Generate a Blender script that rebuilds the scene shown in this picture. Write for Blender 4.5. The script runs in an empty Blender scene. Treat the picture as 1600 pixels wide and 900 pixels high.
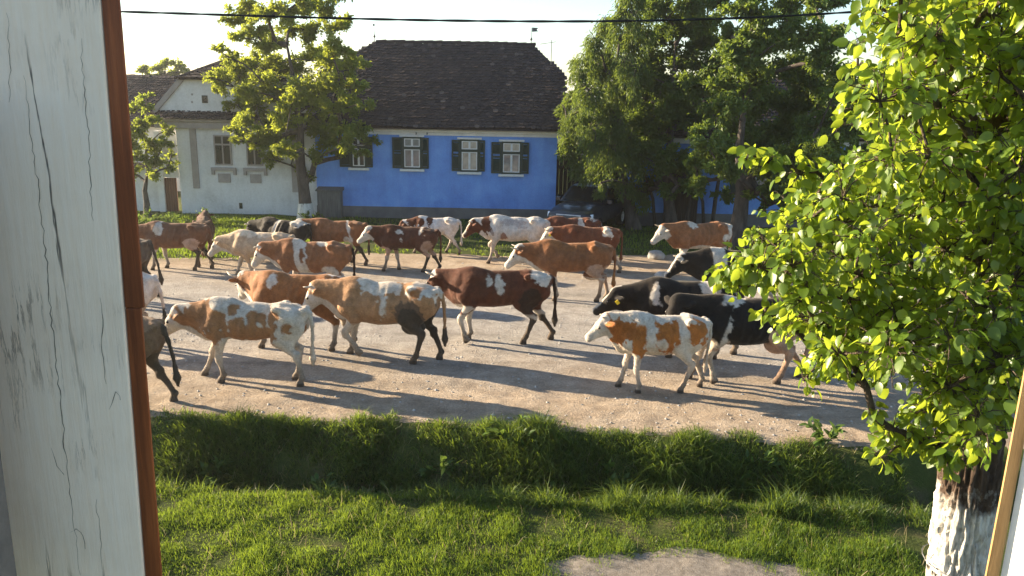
import bpy, bmesh, math, random
import numpy as np
from mathutils import Matrix, Vector

# ------------------------------------------------------------------ camera, sky, sun, exposure
SC = bpy.context.scene
COL = SC.collection
F, W, H = 1250.0, 1600.0, 900.0
PITCH, ROLL, CAM_H = math.radians(13.9), 0.019, 4.6
ROT = (Matrix.Rotation(math.pi/2 - PITCH, 3, 'X') @ Matrix.Rotation(ROLL, 3, 'Z'))
cam_d = bpy.data.cameras.new('camera')
cam_d.sensor_width = 36; cam_d.lens = F/W*36; cam_d.clip_start = .05; cam_d.clip_end = 5000
cam = bpy.data.objects.new('camera', cam_d); COL.objects.link(cam)
cam.matrix_world = Matrix.Translation((0, 0, CAM_H)) @ ROT.to_4x4()
SC.camera = cam
SUN_BACK, SUN_EL = math.radians(19.5), math.radians(16.5)
SUNV = Vector((-math.cos(SUN_BACK)*math.cos(SUN_EL), math.sin(SUN_BACK)*math.cos(SUN_EL), math.sin(SUN_EL)))
wd = bpy.data.worlds.new('World'); SC.world = wd; wd.use_nodes = True
wn = wd.node_tree
sky = wn.nodes.new('ShaderNodeTexSky'); sky.sky_type = 'NISHITA'; sky.sun_disc = False
sky.sun_elevation = SUN_EL; sky.sun_rotation = math.atan2(SUNV.x, SUNV.y)
sky.air_density = 1.0; sky.dust_density = .7; sky.ozone_density = 1.8; sky.altitude = 300
wn.links.new(sky.outputs[0], wn.nodes['Background'].inputs[0])
wn.nodes['Background'].inputs[1].default_value = 0.071
sl = bpy.data.lights.new('sun', 'SUN'); sl.energy = 5.0; sl.angle = math.radians(.55); sl.color = (1, .83, .60)
so = bpy.data.objects.new('sun', sl); COL.objects.link(so)
so.rotation_euler = SUNV.to_track_quat('Z', 'Y').to_euler()
SC.view_settings.view_transform = 'Standard'; SC.view_settings.look = 'None'
SC.view_settings.gamma = 1; SC.view_settings.exposure = 2.05
SC.cycles.max_bounces = 6; SC.cycles.transparent_max_bounces = 6
SC.cycles.diffuse_bounces = 3; SC.cycles.use_denoising = True

# ------------------------------------------------------------------ helpers
def ray(px, py):
    return (ROT @ Vector(((px-800)/F, -(py-450)/F, -1))).normalized()
def at_z(px, py, z=0.0):
    d = ray(px, py); t = (z-CAM_H)/d.z
    return Vector((d.x*t, d.y*t, z))
def at_y(px, py, Y):
    d = ray(px, py); t = Y/d.y
    return Vector((d.x*t, Y, CAM_H+d.z*t))
def at_plane(px, py, p0, n):
    d = ray(px, py); o = Vector((0, 0, CAM_H)); t = (p0-o).dot(n)/d.dot(n)
    return o+d*t
def project(P):
    q = (np.asarray(P, float)-np.array([0, 0, CAM_H])) @ np.array(ROT)
    return 800+F*q[..., 0]/-q[..., 2], 450-F*q[..., 1]/-q[..., 2], -q[..., 2]

def _hash(ix, iy, iz, s):
    h = (ix.astype(np.uint32)*np.uint32(374761393) + iy.astype(np.uint32)*np.uint32(668265263)
         + iz.astype(np.uint32)*np.uint32(2246822519) + np.uint32((s*3266489917) & 0xffffffff))
    h = (h ^ (h >> np.uint32(13)))*np.uint32(1274126177)
    h = h ^ (h >> np.uint32(16))
    return h.astype(np.float32)/np.float32(4294967295)
def vnoise(p, s=0):
    p = np.asarray(p, np.float32); i = np.floor(p).astype(np.int64); f = (p-i).astype(np.float32)
    f = f*f*(3-2*f); x, y, z = i[..., 0], i[..., 1], i[..., 2]; r = 0
    for a in (0, 1):
        for b in (0, 1):
            for c in (0, 1):
                w = (f[..., 0] if a else 1-f[..., 0])*(f[..., 1] if b else 1-f[..., 1])*(f[..., 2] if c else 1-f[..., 2])
                r = r+w*_hash(x+a, y+b, z+c, s)
    return r*2-1
def fbm(p, s=0, o=3):
    p = np.asarray(p, np.float32); r = 0; a = 1.0
    for k in range(o):
        r = r+a*vnoise(p*(2**k), s+k*17); a *= .5
    return r/1.75
def fbm2(x, y, sc, s=0, o=3):
    return fbm(np.stack([np.asarray(x)*sc, np.asarray(y)*sc, np.zeros_like(np.asarray(x), dtype=float)+.37], -1), s, o)

def mesh_np(name, V, Fc, mat=None, smooth=False, attrs=None, cols=None):
    V = np.ascontiguousarray(V, np.float32); Fc = np.ascontiguousarray(Fc, np.int32)
    m = bpy.data.meshes.new(name); m.vertices.add(len(V)); m.vertices.foreach_set('co', V.ravel())
    k = Fc.shape[1]; m.loops.add(Fc.size); m.loops.foreach_set('vertex_index', Fc.ravel())
    m.polygons.add(len(Fc)); m.polygons.foreach_set('loop_start', np.arange(len(Fc), dtype=np.int32)*k)
    m.polygons.foreach_set('loop_total', np.full(len(Fc), k, np.int32))
    m.polygons.foreach_set('use_smooth', np.full(len(Fc), smooth))
    m.update(calc_edges=True)
    for n, a in (attrs or {}).items():
        at = m.attributes.new(n, 'FLOAT', 'POINT'); at.data.foreach_set('value', np.ascontiguousarray(a, np.float32))
    for n, a in (cols or {}).items():
        at = m.attributes.new(n, 'FLOAT_COLOR', 'POINT')
        c = np.ones((len(V), 4), np.float32); c[:, :3] = a; at.data.foreach_set('color', c.ravel())
    if mat: m.materials.append(mat)
    return m
def link(name, data, parent=None, loc=None, rz=None):
    o = bpy.data.objects.new(name, data); COL.objects.link(o)
    if parent: o.parent = parent
    if loc is not None: o.location = loc
    if rz is not None: o.rotation_euler = (0, 0, rz)
    return o
def tag(o, label=None, cat=None, group=None, kind=None):
    if label: o['label'] = label
    if cat: o['category'] = cat
    if group: o['group'] = group
    if kind: o['kind'] = kind
    return o
def thing(name, label, cat, loc=(0, 0, 0), rz=0.0, group=None):
    return tag(link(name, None, None, loc, rz), label, cat, group)

class MB:
    """collects simple shapes; build() links them as ONE mesh object"""
    def __init__(s): s.v = []; s.f = []
    def add(s, v, f):
        b = len(s.v); s.v += [tuple(q) for q in v]; s.f += [tuple(b+i for i in q) for q in f]; return s
    def box(s, x0, x1, y0, y1, z0, z1):
        return s.add([(x0,y0,z0),(x1,y0,z0),(x1,y1,z0),(x0,y1,z0),(x0,y0,z1),(x1,y0,z1),(x1,y1,z1),(x0,y1,z1)],
                     [(0,3,2,1),(4,5,6,7),(0,1,5,4),(1,2,6,5),(2,3,7,6),(3,0,4,7)])
    def hexa(s, p):
        return s.add(p, [(0,3,2,1),(4,5,6,7),(0,1,5,4),(1,2,6,5),(2,3,7,6),(3,0,4,7)])
    def prism(s, pts, d0, d1, axis='y'):
        n = len(pts)
        def mk(a, b, d): return (a, d, b) if axis == 'y' else ((d, a, b) if axis == 'x' else (a, b, d))
        v = [mk(a, b, d0) for a, b in pts]+[mk(a, b, d1) for a, b in pts]
        return s.add(v, [tuple(range(n-1, -1, -1)), tuple(range(n, 2*n))]+[(i, (i+1) % n, n+(i+1) % n, n+i) for i in range(n)])
    def tube(s, pts, rad, n=6, cap=True):
        V, Fq = tube_np(pts, rad, n); b = len(s.v); s.add(V, Fq)
        if cap:
            s.f.append(tuple(b+i for i in range(n-1, -1, -1))); s.f.append(tuple(b+len(V)-n+i for i in range(n)))
        return s
    def lathe(s, prof, c, axis='y', n=20):
        rings = []
        v = []
        for (r, h) in prof:
            for i in range(n):
                a = 2*math.pi*i/n; u, w = r*math.cos(a), r*math.sin(a)
                v.append((c[0]+u, c[1]+h, c[2]+w) if axis == 'y' else ((c[0]+h, c[1]+u, c[2]+w) if axis == 'x' else (c[0]+u, c[1]+w, c[2]+h)))
        f = [(k*n+i, k*n+(i+1) % n, (k+1)*n+(i+1) % n, (k+1)*n+i) for k in range(len(prof)-1) for i in range(n)]
        return s.add(v, f)
    def build(s, name, mat, parent=None, loc=None, rz=None, bevel=0, smooth=False, seg=2):
        m = bpy.data.meshes.new(name); m.from_pydata(s.v, [], s.f)
        bm = bmesh.new(); bm.from_mesh(m); bmesh.ops.recalc_face_normals(bm, faces=bm.faces)
        if bevel: bmesh.ops.bevel(bm, geom=bm.edges[:], offset=bevel, segments=seg, affect='EDGES', profile=.6)
        bm.to_mesh(m); bm.free()
        if smooth:
            for p in m.polygons: p.use_smooth = True
        m.materials.append(mat)
        return link(name, m, parent, loc, rz)
def tube_np(pts, rad, n=6):
    P = np.asarray(pts, float); k = len(P)
    R = np.full(k, rad, float) if np.isscalar(rad) else np.asarray(rad, float)
    T = np.gradient(P, axis=0); T /= np.linalg.norm(T, axis=1)[:, None]+1e-9
    ref = np.array([0, 0, 1.0]) if abs(T[0, 2]) < .9 else np.array([1.0, 0, 0])
    A = np.cross(T, ref); A /= np.linalg.norm(A, axis=1)[:, None]+1e-9
    B = np.cross(T, A); a = np.arange(n)*2*math.pi/n
    V = P[:, None]+R[:, None, None]*(A[:, None]*np.cos(a)[None, :, None]+B[:, None]*np.sin(a)[None, :, None])
    i = np.arange(k-1)[:, None]*n; j = np.arange(n)[None]
    Fq = np.stack([i+j, i+(j+1) % n, i+n+(j+1) % n, i+n+j], -1).reshape(-1, 4)
    return V.reshape(-1, 3), Fq

# ------------------------------------------------------------------ materials
def nmat(name):
    m = bpy.data.materials.new(name); m.use_nodes = True
    nt = m.node_tree; return m, nt, nt.nodes['Principled BSDF']
def _n(nt, t, **k):
    n = nt.nodes.new(t)
    for a, b in k.items(): setattr(n, a, b)
    return n
def ramp(nt, fac, stops):
    r = _n(nt, 'ShaderNodeValToRGB'); e = r.color_ramp.elements
    while len(e) < len(stops): e.new(.5)
    for q, (p, c) in zip(e, stops): q.position = p; q.color = (*c, 1)
    nt.links.new(fac, r.inputs[0]); return r.outputs[0]
def noise(nt, scale, detail=5, rough=.6, coord='Object', stretch=None, dist=0):
    tc = _n(nt, 'ShaderNodeTexCoord'); n = _n(nt, 'ShaderNodeTexNoise')
    n.inputs['Scale'].default_value = scale; n.inputs['Detail'].default_value = detail
    n.inputs['Roughness'].default_value = rough; n.inputs['Distortion'].default_value = dist
    if stretch:
        mp = _n(nt, 'ShaderNodeMapping'); mp.inputs['Scale'].default_value = stretch
        nt.links.new(tc.outputs[coord], mp.inputs[0]); nt.links.new(mp.outputs[0], n.inputs['Vector'])
    else: nt.links.new(tc.outputs[coord], n.inputs['Vector'])
    return n.outputs['Fac']
def mixc(nt, fac, a, b, mode='MIX'):
    m = _n(nt, 'ShaderNodeMix', data_type='RGBA', blend_type=mode)
    for s, v in ((m.inputs[0], fac), (m.inputs[6], a), (m.inputs[7], b)):
        if hasattr(v, 'is_output'): nt.links.new(v, s)
        elif isinstance(v, (int, float)): s.default_value = v
        else: s.default_value = (*v, 1)
    return m.outputs[2]
def bump(nt, bsdf, h, strength=.3, dist=.01):
    b = _n(nt, 'ShaderNodeBump'); b.inputs['Strength'].default_value = strength; b.inputs['Distance'].default_value = dist
    nt.links.new(h, b.inputs['Height']); nt.links.new(b.outputs[0], bsdf.inputs['Normal'])
def simple(name, stops, scale=4, rough=.8, stretch=None, bstr=.2, bdist=.01, spec=.3, metal=0, fine=40, detail=6):
    m, nt, b = nmat(name)
    n1 = noise(nt, scale, detail, .62, stretch=stretch); c = ramp(nt, n1, stops)
    n2 = noise(nt, fine, 4, .7, stretch=stretch)
    c = mixc(nt, .35, c, ramp(nt, n2, [(.3, (.35,)*3), (.7, (.75,)*3)]), 'OVERLAY')
    nt.links.new(c, b.inputs['Base Color']); b.inputs['Roughness'].default_value = rough
    b.inputs['Specular IOR Level'].default_value = spec; b.inputs['Metallic'].default_value = metal
    if bstr: bump(nt, b, n2, bstr, bdist)
    return m
def foliage(name, dark, light, trans, tmix=.45, gloss=.025, grough=.5):
    m, nt, b = nmat(name); nt.nodes.remove(b)
    at = _n(nt, 'ShaderNodeAttribute', attribute_name='rnd')
    c = ramp(nt, at.outputs['Fac'], [(0, dark), (.5, tuple((a+b_)/2 for a, b_ in zip(dark, light))), (1, light)])
    tcol = mixc(nt, .5, c, trans)
    d = _n(nt, 'ShaderNodeBsdfDiffuse'); t = _n(nt, 'ShaderNodeBsdfTranslucent'); g = _n(nt, 'ShaderNodeBsdfGlossy')
    g.inputs['Roughness'].default_value = grough; g.inputs[0].default_value = (.9, .9, .85, 1)
    nt.links.new(c, d.inputs[0]); nt.links.new(tcol, t.inputs[0])
    m1 = _n(nt, 'ShaderNodeMixShader'); m1.inputs[0].default_value = tmix
    nt.links.new(d.outputs[0], m1.inputs[1]); nt.links.new(t.outputs[0], m1.inputs[2])
    m2 = _n(nt, 'ShaderNodeMixShader'); m2.inputs[0].default_value = gloss
    nt.links.new(m1.outputs[0], m2.inputs[1]); nt.links.new(g.outputs[0], m2.inputs[2])
    nt.links.new(m2.outputs[0], nt.nodes['Material Output'].inputs[0])
    return m
M = {}
M['blue'] = simple('blue_plaster', [(.22, (.10,.21,.54)), (.5, (.135,.28,.69)), (.78, (.18,.34,.76))], 1.1, .9, bstr=.25, fine=18)
def plaster(m):
    nt = m.node_tree; b = nt.nodes['Principled BSDF']; c = b.inputs['Base Color'].links[0].from_socket
    p = ramp(nt, noise(nt, .75, 6, .7), [(.36, (.42,)*3), (.46, (.52,)*3), (.6, (.55,)*3), (.66, (.66,)*3)])
    q = ramp(nt, noise(nt, 3.2, 5, .7, stretch=(1, 1, .22)), [(.3, (.45,)*3), (.55, (.55,)*3), (.75, (.61,)*3)])
    c = mixc(nt, .75, mixc(nt, .6, c, p, 'OVERLAY'), q, 'OVERLAY'); nt.links.new(c, b.inputs['Base Color'])
plaster(M['blue'])
M['plinth'] = simple('grey_plinth', [(.3, (.10,.10,.105)), (.7, (.17,.165,.16))], 2.2, .95)
M['cream'] = simple('cream_trim', [(.3, (.60,.58,.54)), (.7, (.74,.72,.68))], 3, .85)
M['white_wall'] = simple('white_plaster', [(.28, (.48,.455,.42)), (.5, (.62,.595,.56)), (.75, (.69,.665,.63))], .9, .92, bstr=.25, fine=14)
plaster(M['white_wall'])
M['taupe'] = simple('taupe_trim', [(.3, (.27,.235,.21)), (.7, (.36,.315,.285))], 3, .9)
M['greenpaint'] = simple('dark_green_paint', [(.3, (.014,.028,.020)), (.7, (.025,.045,.032))], 5, .55, spec=.4)
M['whitepaint'] = simple('white_paint', [(.3, (.58,.58,.56)), (.7, (.76,.76,.74))], 6, .6)
M['tile'] = None
M['gatewood'] = simple('old_gate_wood', [(.3, (.035,.026,.020)), (.7, (.085,.062,.046))], 3, .85, stretch=(8, 8, .6), bstr=.5)
M['doorwood'] = simple('brown_door_wood', [(.3, (.10,.045,.025)), (.7, (.16,.075,.04))], 3, .7, stretch=(8, 8, .6), bstr=.4)
M['greywood'] = simple('weathered_grey', [(.3, (.085,.085,.08)), (.7, (.16,.16,.15))], 3, .9, stretch=(6, 6, .8), bstr=.4)
M['bark'] = simple('brown_bark', [(.3, (.030,.022,.016)), (.55, (.085,.062,.045)), (.8, (.15,.115,.085))], 9, .95, stretch=(1, 1, .22), bstr=1, bdist=.04, fine=22)
M['bark2'] = simple('grey_bark', [(.3, (.035,.029,.024)), (.7, (.12,.10,.085))], 7, .95, stretch=(1, 1, .3), bstr=.8, bdist=.03)
M['metal'] = simple('dull_metal', [(.3, (.10,.10,.10)), (.7, (.2,.2,.2))], 8, .5, metal=.7)
M['rubber'] = simple('black_rubber', [(.3, (.012,.012,.012)), (.7, (.025,.025,.025))], 10, .7, bstr=.1)
M['stone'] = simple('pale_stone', [(.3, (.25,.23,.20)), (.7, (.42,.40,.37))], 7, .9, bstr=.6)
def glassmat(name, col, rough=.06):
    m, nt, b = nmat(name)
    c = ramp(nt, noise(nt, 2.3, 3), [(.35, tuple(x*.55 for x in col)), (.65, col)])
    nt.links.new(c, b.inputs['Base Color']); b.inputs['Roughness'].default_value = rough
    b.inputs['Specular IOR Level'].default_value = .8
    return m
M['pane'] = glassmat('window_glass', (.27, .28, .27))
M['curtain_pane'] = glassmat('curtained_glass', (.56, .49, .40), .14)
M['dark_pane'] = glassmat('dark_glass', (.035, .035, .035))
M['leafA'] = foliage('walnut_leaf', (.065,.108,.014), (.155,.210,.034), (.62,.66,.06), .58)
M['leafB'] = foliage('willow_leaf', (.036,.078,.016), (.105,.165,.030), (.38,.46,.05), .5)
M['leafC'] = foliage('maple_leaf', (.032,.072,.012), (.098,.155,.026), (.36,.45,.045), .5)
M['leafS'] = foliage('small_tree_leaf', (.065,.11,.016), (.145,.20,.034), (.56,.62,.06), .56)
M['leafP'] = foliage('pear_leaf', (.070,.140,.012), (.150,.235,.024), (.60,.68,.05), .60, .028, .38)
M['grass'] = foliage('grass_blade', (.040,.094,.010), (.132,.205,.024), (.40,.50,.035), .50, .02, .5)
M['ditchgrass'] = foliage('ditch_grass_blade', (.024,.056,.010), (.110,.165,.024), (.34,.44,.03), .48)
M['straw'] = foliage('dry_straw', (.16,.125,.06), (.34,.28,.15), (.5,.42,.2), .35)
M['weed'] = foliage('weed_leaf', (.03,.065,.012), (.09,.15,.03), (.25,.35,.05), .4)

# ------------------------------------------------------------------ ground, road, ditch
def road_edge_near(x): return 10.38-.055*x+.20*fbm2(x, x*0, .8, 5)+.09*fbm2(x, x*0, 2.4, 9)
def road_edge_far(x): return 22.4+.10*np.clip(x, -14, 12)+.7*fbm2(x, x*0, .35, 11)
def sstep(a, b, x):
    t = np.clip((x-a)/(b-a), 0, 1); return t*t*(3-2*t)
def ground_z(x, y, detail=True):
    x = np.asarray(x, float); y = np.asarray(y, float)
    e = road_edge_near(x)-.05
    bot = -.86+.06*fbm2(x, y, .9, 3)
    crest_y = 9.0-.03*x+.16*fbm2(x, x*0, .55, 21)
    lawn = -.40+.028*fbm2(x, y, .9, 7)+.03*fbm2(x, y, 3.1, 8)-.05*np.clip(8.6-y, 0, 3)
    bank = bot+(0-bot)*sstep(e-.85, e+.12, y)
    bank = bank+(.13*fbm2(x, y, 1.7, 23)+.07*fbm2(x, y, 4.5, 24))*np.exp(-((y-e+.42)/.38)**2)
    near = lawn+(bot-lawn)*sstep(crest_y-.02, crest_y+.62, y)
    z = np.where(y < crest_y+.62, near, bank)
    far = -.0+.02*fbm2(x, y, .5, 2)
    z = z*(1-sstep(e+.1, e+.6, y))+far*sstep(e+.1, e+.6, y)
    lump = .05*np.exp(-((y-e-.55)/.5)**2)*(.5+fbm2(x, y, .7, 31))      # beaten earth hump along the near edge
    z = z+lump+.012*fbm2(x, y, 2.4, 41)
    bk = .05*sstep(24, 27, y)*fbm2(x, y, .8, 51)
    return z+bk
def axis_pts(segs):
    out = []
    for a, b, s in segs: out += list(np.arange(a, b-1e-6, s))
    return np.array(out+[segs[-1][1]])
def sheet(name, xs, ys, zf, mat):
    X, Y = np.meshgrid(xs, ys); Z = zf(X, Y); nx, ny = len(xs), len(ys)
    V = np.stack([X, Y, Z], -1).reshape(-1, 3); i = np.arange(ny-1)[:, None]*nx+np.arange(nx-1)[None]
    Fq = np.stack([i, i+1, i+nx+1, i+nx], -1).reshape(-1, 4)
    return tag(link(name, mesh_np(name, V, Fq, mat, True)), kind='structure')
def ground_mat():
    m, nt, b = nmat('grassy_soil')
    n1 = noise(nt, 1.7, 6, .65); c = ramp(nt, n1, [(.3, (.040,.055,.014)), (.52, (.062,.078,.020)), (.72, (.10,.085,.045))])
    n2 = noise(nt, 40, 4, .7); c = mixc(nt, .5, c, ramp(nt, n2, [(.3, (.3,)*3), (.7, (.7,)*3)]), 'OVERLAY')
    nt.links.new(c, b.inputs['Base Color']); b.inputs['Roughness'].default_value = 1; b.inputs['Specular IOR Level'].default_value = .1
    bump(nt, b, n2, .8, .04); return m
def road_mat():
    m, nt, b = nmat('dusty_road')
    tc = _n(nt, 'ShaderNodeTexCoord'); sp = _n(nt, 'ShaderNodeSeparateXYZ'); nt.links.new(tc.outputs['Object'], sp.inputs[0])
    # worn grey gravel carriageway between two beaten earth shoulders
    big = noise(nt, .55, 5, .62)
    ad = _n(nt, 'ShaderNodeMath', operation='MULTIPLY_ADD'); ad.inputs[1].default_value = 3.4; ad.inputs[2].default_value = -1.7
    nt.links.new(big, ad.inputs[0])
    a2 = _n(nt, 'ShaderNodeMath', operation='ADD'); nt.links.new(ad.outputs[0], a2.inputs[0]); nt.links.new(sp.outputs['Y'], a2.inputs[1])
    mr = _n(nt, 'ShaderNodeMapRange'); mr.inputs[1].default_value = 9; mr.inputs[2].default_value = 25; nt.links.new(a2.outputs[0], mr.inputs[0])
    k = ramp(nt, mr.outputs[0], [(.16, (0,0,0)), (.34, (.9,)*3), (.56, (.85,)*3), (.72, (0,0,0))])
    nb = noise(nt, 2.6, 7, .68)
    earth = ramp(nt, nb, [(.28, (.25,.185,.125)), (.5, (.36,.28,.20)), (.74, (.46,.37,.275))])
    grav = ramp(nt, nb, [(.28, (.225,.20,.175)), (.5, (.32,.295,.265)), (.74, (.41,.38,.34))])
    c = mixc(nt, k, earth, grav)
    trk = noise(nt, 1.5, 6, .65, stretch=(.16, 1, 1), dist=.6)                              # wheel tracks and damp streaks along the street
    c = mixc(nt, .55, c, ramp(nt, trk, [(.32, (.30,)*3), (.5, (.52,)*3), (.68, (.66,)*3)]), 'OVERLAY')
    blot = ramp(nt, noise(nt, 3.3, 5, .7), [(.30, (.45,)*3), (.38, (1,)*3)]); c = mixc(nt, .6, c, blot, 'MULTIPLY')
    fine = noise(nt, 26, 6, .75)
    c = mixc(nt, .7, c, ramp(nt, fine, [(.3, (.28,)*3), (.5, (.5,)*3), (.7, (.72,)*3)]), 'OVERLAY')
    vo = _n(nt, 'ShaderNodeTexVoronoi'); vo.inputs['Scale'].default_value = 22; nt.links.new(tc.outputs['Object'], vo.inputs['Vector'])
    peb = ramp(nt, vo.outputs['Distance'], [(.0, (.8,)*3), (.22, (.52,)*3), (.6, (.42,)*3)])
    c = mixc(nt, .4, c, peb, 'OVERLAY')
    nt.links.new(c, b.inputs['Base Color']); b.inputs['Roughness'].default_value = .95; b.inputs['Specular IOR Level'].default_value = .15
    h = mixc(nt, .5, ramp(nt, fine, [(.2, (0,0,0)), (.8, (1,1,1))]), peb, 'ADD'); bump(nt, b, h, .9, .03)
    return m
M['ground'] = ground_mat(); M['road'] = road_mat()
xs = axis_pts([(-900, -100, 100), (-100, -20, 10), (-20, -9, .35), (-9, 8, .07), (8, 20, .35), (20, 100, 10), (100, 900, 100)])
ys = axis_pts([(-300, -20, 40), (-20, 4, 3), (4, 12.5, .07), (12.5, 36, .3), (36, 100, 8), (100, 1500, 100)])
def ground_sheet(X, Y):
    inr = np.minimum(Y-road_edge_near(X), road_edge_far(X)-Y)
    return ground_z(X, Y)-.05*sstep(.15, .6, inr)
sheet('ground', xs, ys, ground_sheet, M['ground'])
xr = axis_pts([(-90, -20, 5), (-20, -9, .3), (-9, 8, .06), (8, 20, .3), (20, 90, 5)])
yr = axis_pts([(9.5, 14, .06), (14, 25.5, .16)])
def road_sheet(X, Y):
    inr = np.minimum(Y-road_edge_near(X), road_edge_far(X)-Y)+.12*fbm2(X, Y, 2.2, 61)
    return ground_z(X, Y)+np.clip(inr*.12, -.06, .012)+.006*fbm2(X, Y, 6, 71)+(.022*fbm2(X, Y, 2.6, 73)+.012*fbm2(X, Y, 7.5, 74))*(1-sstep(11.3, 13.2, Y))*sstep(0, .4, inr)
sheet('road', xr, yr, road_sheet, M['road'])
M['gravel'] = simple('grey_gravel', [(.3, (.13,.108,.085)), (.7, (.27,.235,.195))], 14, .95, bstr=1, bdist=.02, fine=60)
def path_d(X, Y): return 1-np.sqrt(((X-1.95)/1.75)**2+((Y-6.3)/1.82)**4)+.22*fbm2(X, Y, 2.0, 81)+.08*fbm2(X, Y, 9, 82)
xp = axis_pts([(-.4, 4.3, .05)]); yp = axis_pts([(3.5, 8.6, .05)])
sheet('gravel_path', xp, yp, lambda X, Y: ground_z(X, Y)+np.clip(path_d(X, Y)*.15, -.05, .02), M['gravel'])

# ------------------------------------------------------------------ houses
def tile_mat():
    m, nt, b = nmat('old_clay_tile')
    at = _n(nt, 'ShaderNodeAttribute', attribute_name='rnd')
    c = ramp(nt, at.outputs['Fac'], [(0, (.040,.032,.032)), (.55, (.058,.045,.043)), (.85, (.075,.056,.050)), (1, (.13,.105,.09))])
    n = noise(nt, 9, 5, .7); c = mixc(nt, .5, c, ramp(nt, n, [(.3, (.3,)*3), (.7, (.7,)*3)]), 'OVERLAY')
    nt.links.new(c, b.inputs['Base Color']); b.inputs['Roughness'].default_value = .9; b.inputs['Specular IOR Level'].default_value = .15
    bump(nt, b, n, .4, .01); return m
M['tile'] = tile_mat()
def tiles(parent, O, U, T, wu, lt, inside, pitch=.16, width=.18, seed=1):
    """plain clay tiles laid in courses over a slope, joined: each one is only a few pixels"""
    rng = np.random.default_rng(seed); O, U, T = (np.array(q, float) for q in (O, U, T)); N = np.cross(U, T)
    if N[2] < 0: N = -N
    nu, nt_ = int(wu/width)+1, int(lt/pitch)+1
    I, J = np.meshgrid(np.arange(nu), np.arange(nt_)); I, J = I.ravel(), J.ravel()
    u = (I+.5*(J % 2))*width+rng.normal(0, .006, len(I)); t = J*pitch+rng.normal(0, .006, len(I))+.035*np.sin(u*1.1+J*.05)
    k = inside(u+width/2, t+pitch/2); u, t = u[k], t[k]; n = len(u)
    L, Wd, th = pitch*1.55, width*.95, .022
    sag = .03*fbm2(u, t, .45, seed)
    base = O+u[:, None]*U+t[:, None]*T+(sag+rng.normal(0, .004, n))[:, None]*N
    lift = (.040+rng.normal(0, .007, n))[:, None]*N; rz = rng.normal(0, .012, n)[:, None]
    c = []
    for h in (0, 1):
        up = N*(th*h)
        c += [base+lift*1+up+Wd*.22*U, base+lift+up+Wd*.78*U, base+lift*.93+up+(Wd)*U+T*.05, base+up+Wd*U+(L)*T+rz*U, base+up+L*T+rz*U, base+lift*.93+up+T*.05]
    V = np.stack(c, 1).reshape(-1, 3)
    q = [(6,7,8,9),(6,9,10,11),(0,1,7,6),(1,2,8,7),(2,3,9,8),(4,5,11,10),(5,0,6,11)]
    Fq = (np.arange(n)[:, None, None]*12+np.array(q)[None]).reshape(-1, 4)
    r = np.repeat(np.clip(rng.beta(2, 2.4, n)+(rng.random(n) > .965)*.5, 0, 1), 12)
    o = link('roof_tiles', mesh_np('roof_tiles', V, Fq, M['tile'], False, {'rnd': r}), parent); o['kind'] = 'stuff'
    return o

PL, PR = at_z(497, 338), at_z(867, 345)
e = PR-PL; HW = e.length; HRZ = math.atan2(e.y, e.x)
FN = Vector((math.sin(HRZ), -math.cos(HRZ), 0)); FU = Vector((math.cos(HRZ), math.sin(HRZ), 0))
def fac(px, py, v=0.0):
    p = at_plane(px, py, PL-FN*v, FN)-PL
    return p.dot(FU), p.z
house = thing('blue_house', 'bright blue single storey house with dark tiled roof and green shutters', 'house', PL, HRZ)
EAVE = fac(700, 199)[1]
MB().box(0, HW, 0, 6.6, fac(700, 325)[1]-.02, EAVE+.05).build('wall', M['blue'], house)
MB().box(-.02, HW+.04, -.05, 6.6, -.3, fac(700, 324.5)[1]).build('plinth', M['plinth'], house, bevel=.01)
cz0 = fac(700, 212)[1]
cor = MB(); h_ = EAVE-cz0
cor.prism([(-.03, cz0), (-.03, cz0+h_*.30), (-.07, cz0+h_*.36), (-.07, cz0+h_*.60), (-.14, cz0+h_*.68), (-.14, cz0+h_*.84), (-.20, cz0+h_*.92), (-.20, EAVE-.02), (.3, EAVE-.02), (.3, cz0)], -.05, HW+.12, 'x')
cor.build('cornice', M['cream'], house)
# roof: half hipped, ridge along the street
RV, RZ = 3.3, at_plane(710, 67, PL-FN*3.3, FN).z
O_ = np.array([-.25, -.32, EAVE-.02]); ridge = np.array([0, RV, RZ]); slope = np.array([0, RV+.32, RZ-EAVE+.02]); LT = np.linalg.norm(slope); Td = slope/LT
u_r0, u_r1 = [at_plane(p, 67, PL-FN*RV, FN) for p in (590, 829)]
u_r0 = (u_r0-PL).dot(FU); u_r1 = (u_r1-PL).dot(FU)
HT = .60; RW = HW+.55
def roof_in(u, t):
    uu = u+O_[0]; tt = t/LT; f = np.clip((tt-HT)/(1-HT), 0, 1)
    return (uu > (-.2)*(1-f)+u_r0*f) & (uu < (RW-.25)*(1-f)+u_r1*f+.05) & (tt < .985)
rf = MB()
hp = lambda u, t: tuple(O_*[0, 1, 1]+np.array([u, 0, 0])+slope*t-np.array([0, 0, .05]))
back = lambda q: (q[0], 2*RV-q[1], q[2])
fr = [hp(-.2, 0), hp(RW-.25, 0), hp(RW-.25, HT), hp(u_r1, 1), hp(u_r0, 1), hp(-.2, HT)]
bk = [back(q) for q in fr]
rf.add(fr+bk, [(0,1,2,3,4,5), (11,10,9,8,7,6), (2,8,9,3), (5,4,10,11)])
rp = rf.build('roof', M['tile'], house)
tiles(rp, O_, (1, 0, 0), Td, RW, LT, roof_in, seed=3)
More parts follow.
